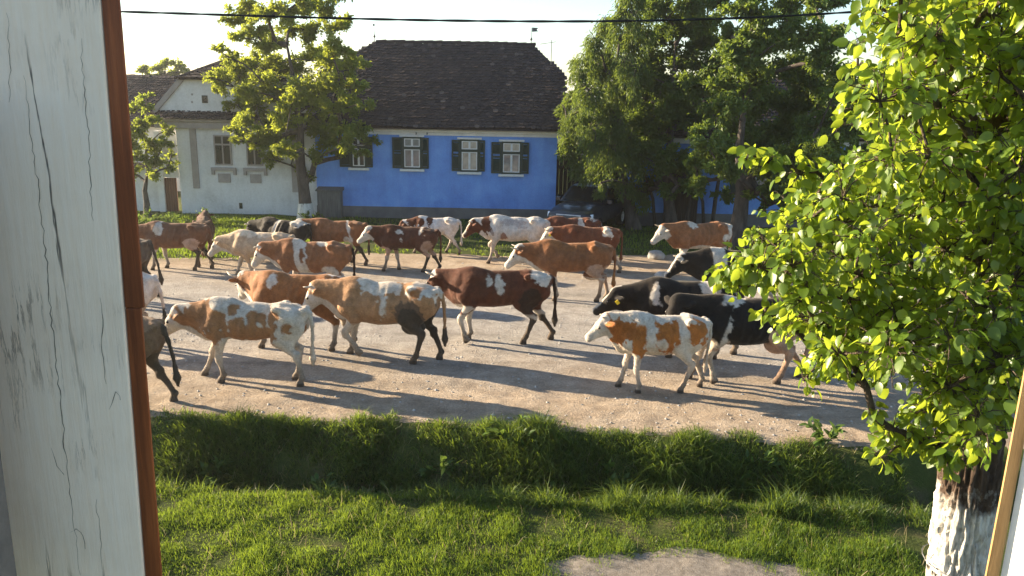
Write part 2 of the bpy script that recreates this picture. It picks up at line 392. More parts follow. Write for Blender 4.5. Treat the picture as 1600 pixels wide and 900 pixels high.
# right hip tiles
MB().prism([(0.1, EAVE-.1), (2*RV-.1, EAVE-.1), (2*RV-2*RV*HT*.5, EAVE+(RZ-EAVE)*HT-.06), (RV*HT, EAVE+(RZ-EAVE)*HT-.06)], HW-.25, HW-.02, 'x').build('gable', M['blue'], house)
nr = int((u_r1-u_r0)/.36)
rt = MB()
half = [(.125*math.cos(a), .11*math.sin(a)) for a in np.linspace(0, math.pi, 7)]+[(.10*math.cos(a), .085*math.sin(a)) for a in np.linspace(math.pi, 0, 7)]
rt.prism(half, 0, .40, 'x')
r0 = rt.build('ridge_tile', M['tile'], rp)
rng0 = random.Random(4)
for i in range(nr+1):
    r_ = r0 if i == 0 else r0.copy()
    if i: COL.objects.link(r_)
    r_.location = (u_r0-.05+i*.36, RV, RZ-.05+rng0.uniform(-.012, .012)); r_.rotation_euler = (0, -.06+rng0.uniform(-.02, .02), rng0.uniform(-.03, .03))
def hip_line(parent, a, b, mat):
    a, b = Vector(a), Vector(b); n = int((b-a).length/.34)
    for i in range(n):
        o = r0.copy(); COL.objects.link(o); o.parent = parent; d = (b-a).normalized()
        o.location = a+d*(i*.34)+Vector((0, 0, -.03)); o.rotation_euler = d.to_track_quat('X', 'Z').to_euler()
hip_line(rp, hp(RW-.25, HT), hp(u_r1, 1), 0); hip_line(rp, hp(-.2, HT), hp(u_r0, 1), 0)
# finials
def finial(px, py0, kind):
    p = at_plane(px, py0, PL-FN*RV, FN)-PL; u = p.dot(FU); b = MB()
    h = .62
    b.tube([(u, RV, RZ-.05), (u, RV, RZ+h)], [.016, .008], 6)
    b.lathe([(.0, .12), (.035, .15), (.05, .19), (.035, .23), (.0, .26)], (u, RV, RZ), 'z', 10)
    if kind: b.prism([(u+.02, RZ+h-.16), (u+.26, RZ+h-.14), (u+.20, RZ+h-.08), (u+.26, RZ+h-.01), (u+.02, RZ+h)], RV-.008, RV+.008)
    else: b.prism([(u-.05, RZ+h-.06), (u+.06, RZ+h-.02), (u-.05, RZ+h+.04)], RV-.008, RV+.008)
    b.build('weather_vane' if kind else 'roof_spike', M['metal'], rp)
finial(585, 62, 0); finial(830, 66, 1)

def blue_window(px0, px1, py0, py1, sh0, sh1, mats, closed=False, louvre=False):
    """px0..px1 the casement, sh0/sh1 outer edges of the open shutters"""
    u0, z1 = fac(px0, py0); u1, z0 = fac(px1, py1); s0, s1 = fac(sh0, py0)[0], fac(sh1, py0)[0]
    w = link('window', None, house, ((u0+u1)/2, 0, z0)); hw, hh = (u1-u0)/2, z1-z0
    fr = MB(); t = .055
    fr.box(-hw, hw, -.07, .05, -.0, t); fr.box(-hw, hw, -.07, .05, hh-t, hh); fr.box(-hw, -hw+t, -.068, .05, t, hh-t); fr.box(hw-t, hw, -.068, .05, t, hh-t)
    tz = hh*.655
    fr.box(-hw+t, hw-t, -.066, .05, tz-.045, tz+.045)
    fr.build('frame', M['greenpaint'], w, bevel=.006)
    sash = MB(); k = .035
    for (a, b) in ((t, tz-.045), (tz+.045, hh-t)):
        for (c, d) in ((-hw+t, -.0), (0.0, hw-t)):
            c2, d2 = c+.002, d-.002
            sash.box(c2, d2, -.05, -.01, a+.002, a+k); sash.box(c2, d2, -.05, -.01, b-k, b-.002)
            sash.box(c2, c2+k, -.049, -.01, a+k, b-k); sash.box(d2-k, d2, -.049, -.01, a+k, b-k)
    sash.build('sash', M['whitepaint'], w)
    i = 0
    for (a, b) in ((t, tz-.045), (tz+.045, hh-t)):
        for (c, d) in ((-hw+t, 0), (0, hw-t)):
            MB().box(c+.02, d-.02, -.032, -.022, a+.02, b-.02).build('pane', M[mats[i]], w); i += 1
    MB().box(-hw-.10, hw+.10, -.13, -.003, -.085, -.004).build('sill', M['whitepaint'], w, bevel=.006)
    MB().box(-hw-.10, hw+.10, -.10, -.003, hh+.004, hh+.07).build('lintel', M['whitepaint'], w, bevel=.006)
    cx = (u0+u1)/2
    for (a, b) in ((s0-cx, -hw-.004), (hw+.004, s1-cx)):
        sh = MB(); y0, y1 = -.075, -.035; st = .055
        sh.box(a, a+st, y0, y1, .02, hh-.02); sh.box(b-st, b, y0, y1, .02, hh-.02)
        for zz in (.02, hh*.5, hh-.02-.07): sh.box(a+st, b-st, y0, y1, zz, zz+.07)
        so_ = sh.build('shutter', M['greenpaint'], w)
        z = .10
        while z < hh-.11:
            if abs(z-hh*.5-.02) > .06: sh.add([(a+st, y0+.004, z), (b-st, y0+.004, z), (b-st, y1, z+.045), (a+st, y1, z+.045), (a+st, y0+.004, z+.010), (b-st, y0+.004, z+.010), (b-st, y1, z+.055), (a+st, y1, z+.055)], [(0,1,2,3),(7,6,5,4),(0,4,5,1)])
            z += .055
        m = so_.data; m.clear_geometry(); m.from_pydata(sh.v, [], sh.f); m.update()
blue_window(629, 659, 213.5, 264, 613, 670, ['pane']*4)
blue_window(719, 748, 217.5, 268.5, 706, 758, ['curtain_pane']*4)
blue_window(784, 814, 221, 272, 768, 827, ['pane', 'pane', 'curtain_pane', 'curtain_pane'])
blue_window(548, 573, 212, 262, 530, 582, ['dark_pane']*4)
for px in (651, 668):
    u, z = fac(px, 209)
    MB().tube([(u, -.02, z), (u, -.16, z+.05), (u, -.19, z-.02)], .018, 6).build('wall_hook', M['metal'], house)
# aerial behind the right end of the roof
p = fac(866, 118, 2.0)
ae = MB().tube([(p[0]-.12, 2.3, EAVE+1.3), (p[0]-.12, 2.3, fac(866, 62, 2.3)[1])], .014, 6)
zt = fac(866, 66, 2.3)[1]
ae.tube([(p[0]-.55, 2.3, zt-.08), (p[0]+.05, 2.3, zt+.02)], .009, 5)
for q in (-.5, -.35, -.2): ae.tube([(p[0]+q, 2.15, zt-.06), (p[0]+q, 2.45, zt-.06)], .006, 4)
ae.build('aerial', M['metal'], house)

# white house
WY = 29.0
def wp(px, py, y=WY): q = at_y(px, py, y); return q.x, q.z
wx0, wx1 = wp(279, 260)[0], wp(496, 260)[0]
wroot = Vector(((wx0+wx1)/2, WY, -.3)); WZ = -.3
wh = thing('white_house', 'white plastered house with gable end and taupe pilasters left of the blue house', 'house', wroot)
lx = lambda px, py=250: wp(px, py)[0]-wroot.x
lz = lambda px, py: wp(px, py)[1]-WZ
cz = lz(330, 192); hwid = (wx1-wx0)/2
MB().box(-hwid, hwid, 0, 7, -.2, cz).build('wall', M['white_wall'], wh)
g0, g1 = lx(251), lx(492); gt0, gt1 = lx(300), lx(443); gz0, gz1 = cz+.30, lz(300, 123)
MB().prism([(g0, cz), (g1, cz), (g1, gz0), (gt1, gz1), (gt0, gz1), (g0, gz0)], -.02, .4).build('gable_wall', M['white_wall'], wh)
MB().prism([(-.16, cz-.20), (-.16, cz), (-.22, cz+.05), (-.22, cz+.12), (-.02, cz+.12), (-.02, cz-.20)], g0-.05, hwid+.1, 'x').build('cornice', M['taupe'], wh)
# small tiled skirt over the cornice
tiles(wh, (g0-.1, -.42, cz+.10), (1, 0, 0), tuple(np.array([0, .40, .25])/np.hypot(.4, .25)), hwid*2+.6, .47, lambda u, t: u < hwid-g0+.1, pitch=.15, seed=8)
vt = .10
for (a, b) in (((g0, gz0), (gt0, gz1)), ((g1, gz0), (gt1, gz1))):
    n = Vector((b[1]-a[1], -(b[0]-a[0]))).normalized()*(.16 if a[0] > 0 else -.16)
    MB().prism([a, b, (b[0]+n.x, b[1]+n.y+.02), (a[0]+n.x, a[1]+n.y+.02)], -.10, .38).build('verge_board', M['taupe'], wh)
ax, az = at_y(366, 90, WY+2.4).x-wroot.x, at_y(366, 90, WY+2.4).z-WZ
rr = MB(); e0, e1 = gt0-.22, gt1+.22
rr.add([(e0, -.25, gz1-.03), (e1, -.25, gz1-.03), (ax, 2.4, az), (ax, 9, az), (g0-.35, .1, gz0-.1), (g1+.35, .1, gz0-.1), (g0-.35, 9, gz0-.1), (g1+.35, 9, gz0-.1), (e0, .1, gz1-.03), (e1, .1, gz1-.03)],
       [(0,1,2), (4,8,0,2,3,6), (5,7,3,2,1,9)])
wr = rr.build('roof', M['tile'], wh)
sl_ = np.array([0, 2.65, az-gz1+.03]); l_ = np.linalg.norm(sl_)
tiles(wr, (e0, -.27, gz1), (1, 0, 0), sl_/l_, e1-e0, l_, lambda u, t: (u > (ax-e0)*t/l_) & (u < (e1-e0)-(e1-ax)*t/l_), seed=9)
hip_line(wr, (e0, -.25, gz1), (ax, 2.4, az), 0); hip_line(wr, (e1, -.25, gz1), (ax, 2.4, az), 0)
def wbox(name, px0, px1, py0, py1, d0, d1, mat, bevel=.006):
    pm = (px0+px1)/2
    return MB().box(lx(px0, (py0+py1)/2), lx(px1, (py0+py1)/2), d0, d1, lz(pm, py1), lz(pm, py0)).build(name, mat, wh, bevel=bevel)
wbox('pilaster', 299, 309, 193, 294, -.05, .01, M['taupe']); wbox('pilaster', 455, 464, 196, 300, -.05, .01, M['taupe'])
for (a, b, t, bo) in ((336, 363, 211, 258), (386, 411, 218, 259)):
    u0, u1, z0, z1 = lx(a), lx(b), lz((a+b)/2, bo), lz((a+b)/2, t)
    w = link('window', None, wh, ((u0+u1)/2, 0, z0)); hw, hh = (u1-u0)/2, z1-z0
    f = MB(); k = .05
    for q in ((-hw, hw, 0, k), (-hw, hw, hh-k, hh), (-hw+k, hw-k, hh*.66, hh*.66+.06)): f.box(q[0], q[1], -.05, .02, q[2], q[3])
    for q in (-hw, hw-k, -k/2): f.box(q, q+k, -.046, .02, k, hh-k)
    f.build('frame', M['taupe'], w)
    for c, d in ((-hw+k, -k/2), (k/2, hw-k)):
        for z0_, z1_ in ((k, hh*.66), (hh*.66+.06, hh-k)): MB().box(c, d, -.02, -.012, z0_, z1_).build('pane', M['dark_pane'], w)
    f = MB().box(-hw-.13, hw+.13, -.12, -.004, -.19, -.08); f.box(-hw-.13, -hw-.03, -.10, -.004, -.34, -.192); f.box(hw+.03, hw+.13, -.10, -.004, -.34, -.192)
    f.build('sill', M['taupe'], w)
    MB().box(-hw+.08, hw-.10, -.04, -.004, -.62, -.30).build('apron_panel', M['taupe'], w)
wbox('attic_vent', 316, 325, 149, 161, -.045, -.021, M['dark_pane']); wbox('cellar_vent', 374, 379, 317, 326, -.02, .01, M['dark_pane'])
for (a, b) in ((299, 146), (299, 158)): wbox('putlog_hole', a, a+3, b, b+3, -.026, -.018, M['taupe'], 0)
# wing behind on the left
WB = 37.5
q0, q1 = at_y(140, 119, WB), at_y(292, 120, WB)
wg = thing('farm_wing', 'long low building with brown tiled roof behind the white house', 'building', ((q0.x+q1.x)/2, WB, 0))
hl = (q1.x-q0.x)/2
ez = at_y(230, 196, WB-2.6).z
MB().box(-hl, hl+1.5, -2.4, 2.4, -.2, ez).build('wall', M['white_wall'], wg)
rg = MB().prism([(-2.8, ez-.05), (0, q0.z), (2.8, ez-.05)], -hl-.2, hl+1.7, 'x').build('roof', M['tile'], wg)
sv = np.array([0, 2.8, q0.z-ez+.05]); l_ = np.linalg.norm(sv)
tiles(rg, (-hl-.2, -2.8, ez-.03), (1, 0, 0), sv/l_, 2*hl+1.6, l_, lambda u, t: t < l_, seed=12)
# garden wall and door between post and white house
a, b = at_y(120, 330, 29.5), at_y(250, 330, 29.5)
gw = thing('garden_wall', 'low white plastered garden wall beside the brown yard door', 'wall', ((a.x+b.x)/2, 29.5, -.3))
hh = at_y(225, 262, 29.5).z+.3; hl = (b.x-a.x)/2
MB().box(-hl, hl, 0, .3, -.2, hh).build('wall', M['white_wall'], gw); MB().prism([(-.08, hh+.003), (.38, hh+.003), (.15, hh+.18)], -hl, hl, 'x').build('coping', M['tile'], gw)
a, b = at_y(251, 330, 29.4), at_y(280, 330, 29.4)
yd = thing('yard_door', 'brown plank yard door with pale posts left of the white house', 'door', ((a.x+b.x)/2, 29.4, -.3))
hl = (b.x-a.x)/2; hd = at_y(266, 278, 29.4).z+.3; hp_ = at_y(266, 205, 29.4).z+.3
MB().box(-hl, -hl+.22, -.05, .25, -.2, hp_).build('post', M['cream'], yd, bevel=.01)
MB().box(-hl+.223, hl+.1, .0, .22, hd+.02, hp_).build('lintel_wall', M['white_wall'], yd)
MB().box(-hl+.30, hl-.05, -.03, -.002, hd+.75, hp_-.35).build('fanlight', M['curtain_pane'], yd)
n = 5; pw = (2*hl-.24)/n
for i in range(n): MB().box(-hl+.225+i*pw, -hl+.225+(i+1)*pw-.012, .02, .06, -.1, hd).build('plank', M['doorwood'], yd)

# wooden gate right of the blue house
a, b = at_z(871, 347)+Vector((0, 2.9, 0)), at_z(986, 350)+Vector((.3, 2.9, 0))
gr = thing('wooden_gate', 'tall dark plank gate between the blue house and the blue wall', 'gate', (a+b)/2, HRZ)
gl = (b-a).length/2; gz = at_y(920, 243, a.y).z
n = 18; pw = 2*gl/n; rg_ = random.Random(3)
for i in range(n):
    MB().box(-gl+i*pw+.006, -gl+(i+1)*pw-.006, rg_.uniform(0, .012), .05, -.1, gz-rg_.uniform(.02, .05)).build('plank', M['gatewood'], gr)
for z in (.5, gz*.75): MB().box(-gl, gl, .053, .12, z, z+.14).build('rail', M['gatewood'], gr)
MB().box(-gl, gl, -.12, .30, gz, gz+.10).build('lintel', M['cream'], gr, bevel=.01)
rg = MB().prism([(-.35, gz+.10), (.1, gz+.42), (.55, gz+.10)], -gl-.1, gl+.1, 'x').build('gate_roof', M['tile'], gr)
# second blue house behind the trees
a, b = at_z(988, 349), at_z(1345, 360)
b2 = thing('blue_outbuilding', 'blue plastered building with dark door half hidden behind the big trees', 'building', (a+b)/2, HRZ)
gl = (b-a).length/2
MB().box(-gl, gl, 0, 5, .45, 2.9).build('wall', M['blue'], b2); MB().box(-gl-.02, gl+.02, -.04, 5, -.3, .45).build('plinth', M['plinth'], b2)
MB().box(-gl-.1, gl+.1, -.15, .2, 2.903, 3.15).build('cornice', M['cream'], b2, bevel=.01)
rg = MB().prism([(-.4, 3.1), (2.5, 5.2), (5.4, 3.1)], -gl-.2, gl+.2, 'x').build('roof', M['tile'], b2)
sv = np.array([0, 2.9, 2.1]); l_ = np.linalg.norm(sv)
tiles(rg, (-gl-.2, -.42, 3.12), (1, 0, 0), sv/l_, 2*gl+.3, l_, lambda u, t: t < l_, seed=15)
dx = -gl+1.25
d_ = link('door', None, b2, (dx, -.02, 0))
for i in range(6): MB().box(i*.15, i*.15+.14, -.03, .02, .0, 2.15).build('plank', M['gatewood'], d_)
MB().box(-.08, -.003, -.05, .02, -.0, 2.23).build('frame', M['gatewood'], d_); MB().box(.90, .98, -.05, .02, -.0, 2.23).build('frame', M['gatewood'], d_)
for wxp in (4.2, 6.2):
    w = link('window', None, b2, (-gl+wxp, 0, 1.15))
    f = MB(); f.box(-.42, .42, -.06, .02, 0, .06); f.box(-.42, .42, -.06, .02, 1.14, 1.2); f.box(-.42, -.36, -.058, .02, .06, 1.14); f.box(.36, .42, -.058, .02, .06, 1.14); f.box(-.03, .03, -.056, .02, .06, 1.14)
    f.build('frame', M['whitepaint'], w)
    for c in (-.36, .03): MB().box(c, c+.33, -.03, -.02, .06, 1.14).build('pane', M['pane'], w)
    for c in (-.86, .43): MB().box(c, c+.43, -.07, -.03, 0, 1.2).build('shutter', M['greenpaint'], w, bevel=.01)

# grey cabinet by the wall
p0 = at_z(515, 341.5); cw = .42
ub = thing('meter_cabinet', 'grey weathered cabinet with a sloping cap against the blue house wall', 'cabinet', p0, HRZ)
ch = at_y(515, 299, p0.y).z
MB().box(-cw, cw, 0, .38, -.1, ch).build('body', M['greywood'], ub, bevel=.012)
for i in range(5): MB().box(-cw+.03+i*.16, -cw+.03+i*.16+.145, -.018, -.002, .06, ch-.12).build('board', M['greywood'], ub, bevel=.004)
MB().prism([(-.07, ch+.003), (-.07, ch+.04), (.44, ch+.12), (.44, ch+.003)], -cw-.04, cw+.04, 'x').build('cap', M['greywood'], ub)

# ------------------------------------------------------------------ cattle
class Field:
    """signed distance grid of one animal; surface nets make the one continuous skin"""
    def __init__(s, lo, hi, h):
        s.lo, s.h = np.array(lo, np.float32), h; s.n = tuple(int(math.ceil((b-a)/h))+1 for a, b in zip(lo, hi))
        s.f = np.full(s.n, .5, np.float32)
        s.ax = [s.lo[i]+np.arange(s.n[i], dtype=np.float32)*h for i in range(3)]
    def sub(s, a, b):
        sl = []
        for i in range(3):
            i0 = max(0, int((a[i]-s.lo[i])/s.h)); i1 = min(s.n[i], int((b[i]-s.lo[i])/s.h)+2)
            sl.append(slice(i0, max(i1, i0+1)))
        return tuple(sl), np.meshgrid(*[s.ax[i][sl[i]] for i in range(3)], indexing='ij')
    def smin(s, sl, d, k):
        a = s.f[sl]; hh = np.maximum(k-np.abs(a-d), 0)/k
        s.f[sl] = np.minimum(a, d)-hh*hh*k*.25
    def cone(s, a, b, ra, rb, k=.05, lat=None, sq=1.0):
        """round cone a->b; sq squeezes it along the unit direction lat"""
        a, b = np.array(a, np.float32), np.array(b, np.float32); m = max(ra, rb)/min(1, 1)+k+2*s.h
        sl, (X, Y, Z) = s.sub(np.minimum(a, b)-m, np.maximum(a, b)+m)
        P = np.stack([X-a[0], Y-a[1], Z-a[2]], -1); ba = b-a
        if lat is not None:
            lat = np.array(lat, np.float32); q = P@lat; P = P+(q*(1/sq-1))[..., None]*lat; ba = ba+(ba@lat)*(1/sq-1)*lat
        t = np.clip((P@ba)/(ba@ba+1e-9), 0, 1)
        d = np.linalg.norm(P-t[..., None]*ba, axis=-1)-(ra+(rb-ra)*t)
        if lat is not None: d = d*(.5+.5*sq)
        s.smin(sl, d, k)
    def ell(s, c, R, rad, k=.04):
        """ellipsoid, R rows are its axes"""
        c = np.array(c, np.float32); m = max(rad)+k+2*s.h; sl, (X, Y, Z) = s.sub(c-m, c+m)
        P = np.stack([X-c[0], Y-c[1], Z-c[2]], -1)@np.array(R, np.float32).T
        r = np.array(rad, np.float32); k0 = np.linalg.norm(P/r, axis=-1); k1 = np.linalg.norm(P/(r*r), axis=-1)+1e-6
        s.smin(sl, k0*(k0-1)/k1, k)
    def mesh(s):
        f, h = s.f, s.h; neg = f < 0
        c = [neg[i:f.shape[0]-1+i, j:f.shape[1]-1+j, k:f.shape[2]-1+k] for i in (0, 1) for j in (0, 1) for k in (0, 1)]
        cnt = sum(q.astype(np.int8) for q in c); act = (cnt > 0) & (cnt < 8); idx = np.argwhere(act)
        vid = np.full(act.shape, -1, np.int64); vid[act] = np.arange(len(idx))
        off = np.array([(i, j, k) for i in (0, 1) for j in (0, 1) for k in (0, 1)])
        val = np.stack([f[idx[:, 0]+o[0], idx[:, 1]+o[1], idx[:, 2]+o[2]] for o in off], 1)
        acc = np.zeros((len(idx), 3)); w = np.zeros(len(idx))
        for a in range(8):
            for b in range(a+1, 8):
                if np.abs(off[a]-off[b]).sum() != 1: continue
                cr = (val[:, a] < 0) != (val[:, b] < 0); t = np.where(cr, val[:, a]/(val[:, a]-val[:, b]+1e-12), 0)
                acc += (off[a]+t[:, None]*(off[b]-off[a]))*cr[:, None]; w += cr
        V = (idx+acc/w[:, None])*h+s.lo; Q = []
        for axis in range(3):
            o = [0, 0, 0]; o[axis] = 1
            n0 = neg[tuple(slice(0, -1) if i == axis else slice(1, -1) for i in range(3))]
            n1 = neg[tuple(slice(1, None) if i == axis else slice(1, -1) for i in range(3))]
            for flip, msk in ((False, n0 & ~n1), (True, ~n0 & n1)):
                p = np.argwhere(msk); p = p+np.array([0 if i == axis else 1 for i in range(3)])
                u, v = [(1, 2), (2, 0), (0, 1)][axis]
                du = np.zeros(3, int); du[u] = 1; dv = np.zeros(3, int); dv[v] = 1
                q = [p, p-du, p-du-dv, p-dv]; q = [vid[a[:, 0], a[:, 1], a[:, 2]] for a in q]
                Q.append(np.stack(q if not flip else q[::-1], 1))
        Q = np.concatenate(Q); Q = Q[(Q >= 0).all(1)]
        # light relaxation
        for lam in (.5, -.45, .4):
            S = np.zeros_like(V); n = np.zeros(len(V))
            for a in range(4):
                b = (a+1) % 4; np.add.at(S, Q[:, a], V[Q[:, b]]); np.add.at(S, Q[:, b], V[Q[:, a]])
                np.add.at(n, Q[:, a], 1); np.add.at(n, Q[:, b], 1)
            V = V+lam*(S/np.maximum(n, 1)[:, None]-V)
        return V, Q
STN = np.array([  # x, top, bottom, half width, width factor of the upper third
    (-.90, 1.20, 1.09, .05, .9), (-.865, 1.255, 1.00, .12, .9), (-.80, 1.305, .87, .185, .85), (-.64, 1.35, .77, .25, .80), (-.47, 1.375, .71, .280, .92),
    (-.30, 1.352, .690, .278, .44), (-.05, 1.348, .645, .315, .64), (.15, 1.342, .635, .310, .68), (.35, 1.342, .645, .268, .64),
    (.50, 1.345, .655, .232, .52), (.64, 1.32, .67, .215, .58), (.77, 1.25, .72, .175, .7), (.85, 1.16, .79, .125, .9), (.90, 1.08, .86, .05, 1)])
def two_bone(A, Ft, l1, l2, sg):
    d = Ft-A; L = np.linalg.norm(d)
    if L >= (l1+l2)*.999: return A+d*l1/(l1+l2)
    c = (l1*l1+L*L-l2*l2)/(2*l1*L); c = min(1, max(-1, c)); n = d/L; p = np.array([-n[1], n[0]])*sg
    return A+n*l1*c+p*l1*math.sqrt(1-c*c)
def build_cow_mesh(P, h):
    fld = Field((-1.35, -.72, -.03), (1.80, .72, 1.75), h)
    vr = np.random.default_rng(P.get('seed', 1)); fat = P.get('fat', 1.0)*vr.uniform(.92, 1.03); STN_ = STN.copy()
    STN_[:, 1] += vr.normal(0, .010, len(STN)); STN_[3:9, 2] += vr.uniform(-.035, .045)+vr.normal(0, .008, 6); STN_[1:5, 1] += vr.uniform(-.02, .025)
    sl, (X, Y, Z) = fld.sub((-1.05, -.5, .4), (1.05, .5, 1.55))
    xs = np.clip(X, -.90, .90); ip = lambda c: np.interp(xs, STN_[:, 0], STN_[:, c]).astype(np.float32)
    tp, bo, w, tf = ip(1), ip(2), ip(3)*fat, ip(4); bo = bo-(fat-1)*.3
    zc = bo+(tp-bo)*.46; hh = np.where(Z > zc, tp-zc, zc-bo); ze = (Z-zc)/hh
    ww = w*(1-(1-tf)*np.clip(ze, 0, 1)**1.3)
    r = (np.abs(Y/ww)**2.25+np.abs(ze)**2.25)**(1/2.25)
    d = (r-1)*np.minimum(ww, hh)*.9+np.maximum(np.abs(X)-.90, 0)
    fld.smin(sl, d, .001)
    J = {}
    for sd in (1, -1):
        y = .20*sd
        fld.ell((-.46, .236*sd, 1.285), np.eye(3), (.085, .045, .050), .08)          # hook bone
        fld.ell((-.84, .105*sd, 1.240), np.eye(3), (.06, .045, .06), .06)            # pin bone
        fld.cone((.52, .13*sd, 1.22), (.66, .17*sd, .90), .10, .125, .06, (0, 1, 0), .78)   # shoulder blade
        for front in (1, 0):
            s_, lift, curl = P['legs'][(0 if front else 2)+(0 if sd > 0 else 1)]; s_ *= 1.22
            if front:
                E = np.array([.52+.13*s_, .745+.02*lift]); Ft = np.array([.52+.41*s_, .145+lift])
                K = two_bone(E, Ft, .335, .275, 1)
                fld.cone((.64+.02*s_, .165*sd, .93), (E[0]-.01, .165*sd, E[1]), .145, .095, .055, (0, 1, 0), .76)
                fld.cone((E[0], .16*sd, E[1]), (K[0], .145*sd, K[1]+.03), .088, .052, .06)
                fld.cone((K[0], .145*sd, K[1]+.035), (K[0], .145*sd, K[1]-.035), .056, .050, .03)
                fld.cone((K[0], .145*sd, K[1]), (Ft[0], .14*sd, Ft[1]), .044, .037, .03); yy = .14*sd
                r1 = .044
            else:
                Hp = np.array([-.58, 1.02]); S = np.array([-.40+.17*s_, .80+.03*lift]); Ft = np.array([-.67+.44*s_, .155+lift])
                K = two_bone(S, Ft, .40, .37, -1)
                fld.cone((-.62, .15*sd, 1.08), (S[0]-.02, .185*sd, S[1]), .225, .125, .05, (0, 1, 0), .66)
                fld.cone((-.72, .12*sd, .98), (K[0]+.10, .16*sd, K[1]+.22), .15, .085, .05, (0, 1, 0), .62)
                fld.cone((S[0]-.01, .185*sd, S[1]-.02), (K[0]+.015, .165*sd, K[1]+.02), .115, .056, .045, (0, 1, 0), .8)
                fld.cone((K[0]-.02, .16*sd, K[1]+.04), (K[0]+.01, .16*sd, K[1]-.05), .048, .050, .04)
                fld.cone((K[0], .16*sd, K[1]), (Ft[0], .15*sd, Ft[1]), .050, .039, .03); yy = .15*sd
                r1 = .046
            J[(front, sd)] = (K, Ft)
            fld.ell((Ft[0], yy, Ft[1]), np.eye(3), (.050, .046, .046), .03)
            cu = curl; ca, sa = math.cos(cu), math.sin(cu)
            rot = lambda a, b: np.array([a*ca+b*sa, -a*sa+b*ca])            # curl > 0 tips the toe back
            T1 = Ft+rot(.045, -.075); T2 = Ft+rot(.075, -.118); T0 = Ft+rot(.025, -.125)
            fld.cone((Ft[0], yy, Ft[1]), (T1[0], yy, T1[1]), .041, .048, .02)
            fld.cone((T1[0], yy, T1[1]), (T2[0], yy, T2[1]), .050, .046, .02); fld.cone((T1[0], yy, T1[1]), (T0[0], yy, T0[1]), .046, .044, .02)
    if P.get('udder'): fld.ell((-.44, 0, .60), np.eye(3), (.20, .16, .15*P['udder']), .08)
    # neck and head
    ph, yw = math.radians(P['neck']+5), math.radians(P.get('nyaw', 0)); N0 = np.array([.62, 0, 1.08])
    nd = np.array([math.cos(ph)*math.cos(yw), math.cos(ph)*math.sin(yw), math.sin(ph)]); nl = .60*P.get('nlen', 1)
    Po = N0+nd*nl; lat = np.array([-math.sin(yw), math.cos(yw), 0])
    up = np.cross(nd, lat)
    fld.cone(N0, Po-nd*.03, .265, .125, .14, lat, .58)
    fld.cone((.38, 0, 1.245), Po+up*.055, .095, .078, .14, lat, .75)
    hy = yw+math.radians(P.get('hyaw', 0)); hp_ = math.radians(P['head'])
    hd = np.array([math.cos(hp_)*math.cos(hy), math.cos(hp_)*math.sin(hy), -math.sin(hp_)]); hl = np.array([-math.sin(hy), math.cos(hy), 0]); hn = np.cross(hd, hl)
    at = lambda a, n=0, l=0: Po+hd*a+hn*n+hl*l
    fld.cone((.80, 0, .82), at(.10, -.17), .14, .06, .10, lat, .30)     # dewlap
    fld.cone(at(-.01, -.01), at(.17, -.015), .118, .118, .06, hl, .90)
    fld.cone(at(.14, -.01), at(.42, -.005), .108, .068, .05, hl, .82)
    fld.cone(at(.10, -.11), at(.40, -.055), .085, .052, .05, hl, .72)
    fld.ell(at(.455, -.018), np.array([hd, hn, hl]), (.070, .072, .082), .04)
    fld.ell(at(.0, .075), np.array([hd, hn, hl]), (.07, .055, .075), .05)
    for sd in (1, -1):
        fld.ell(at(.185, .035, .092*sd), np.eye(3), (.036, .036, .036), .03)
        ed = hl*sd*.74-hd*.48-hn*.16; ed /= np.linalg.norm(ed); eb = np.cross(ed, hn); eb /= np.linalg.norm(eb); en = np.cross(ed, eb)
        es = P.get('ear', 1.0)
        fld.ell(at(.035, .0, .10*sd)+ed*.10*es, np.array([ed, eb, en]), (.115*es, .058*es, .026), .03)
    # tail
    tx, ty = P.get('tail', (0, 0))
    tp = [(-.86, 0, 1.26), (-.925, .01*ty, 1.20), (-.955-.2*tx, .10*ty, 1.0), (-.955-.7*tx, .25*ty, .76), (-.945-1.0*tx, .36*ty, .56)]
    rr_ = [.045, .036, .030, .026, .024]
    for i in range(4): fld.cone(tp[i], tp[i+1], rr_[i], rr_[i+1], .03)
    fld.cone((tp[4][0], tp[4][1], .60), (tp[4][0]-.15*tx, tp[4][1]+.03*ty, .42), .030, .052, .03)
    fld.cone((tp[4][0]-.15*tx, tp[4][1]+.03*ty, .42), (tp[4][0]-.2*tx, tp[4][1]+.03*ty, .30), .052, .022, .03)
    if not P.get('noclip'): fld.f = np.maximum(fld.f, -(fld.ax[2]-.004)[None, None, :])
    V, Q = fld.mesh()
    sg = np.sign(V[:, 1])*np.clip(np.abs(V[:, 1])/.12, 0, 1)
    rib = np.exp(-((V[:, 0]-.02)/.26)**4)*np.exp(-((V[:, 2]-1.02)/.26)**4)
    V[:, 1] += sg*(.012*rib*np.sin(V[:, 0]*46+V[:, 2]*9)+.020*fbm(V*5.5, 3, 2)+.008*fbm(V*14, 4, 2)*(V[:, 2] > .45))
    V[:, 2] += .008*fbm(V*4.0+9, 5, 2)*np.clip((V[:, 2]-.5)*3, 0, 1)
    return V, Q, dict(Po=Po, hd=hd, hl=hl, hn=hn, tail=tp)
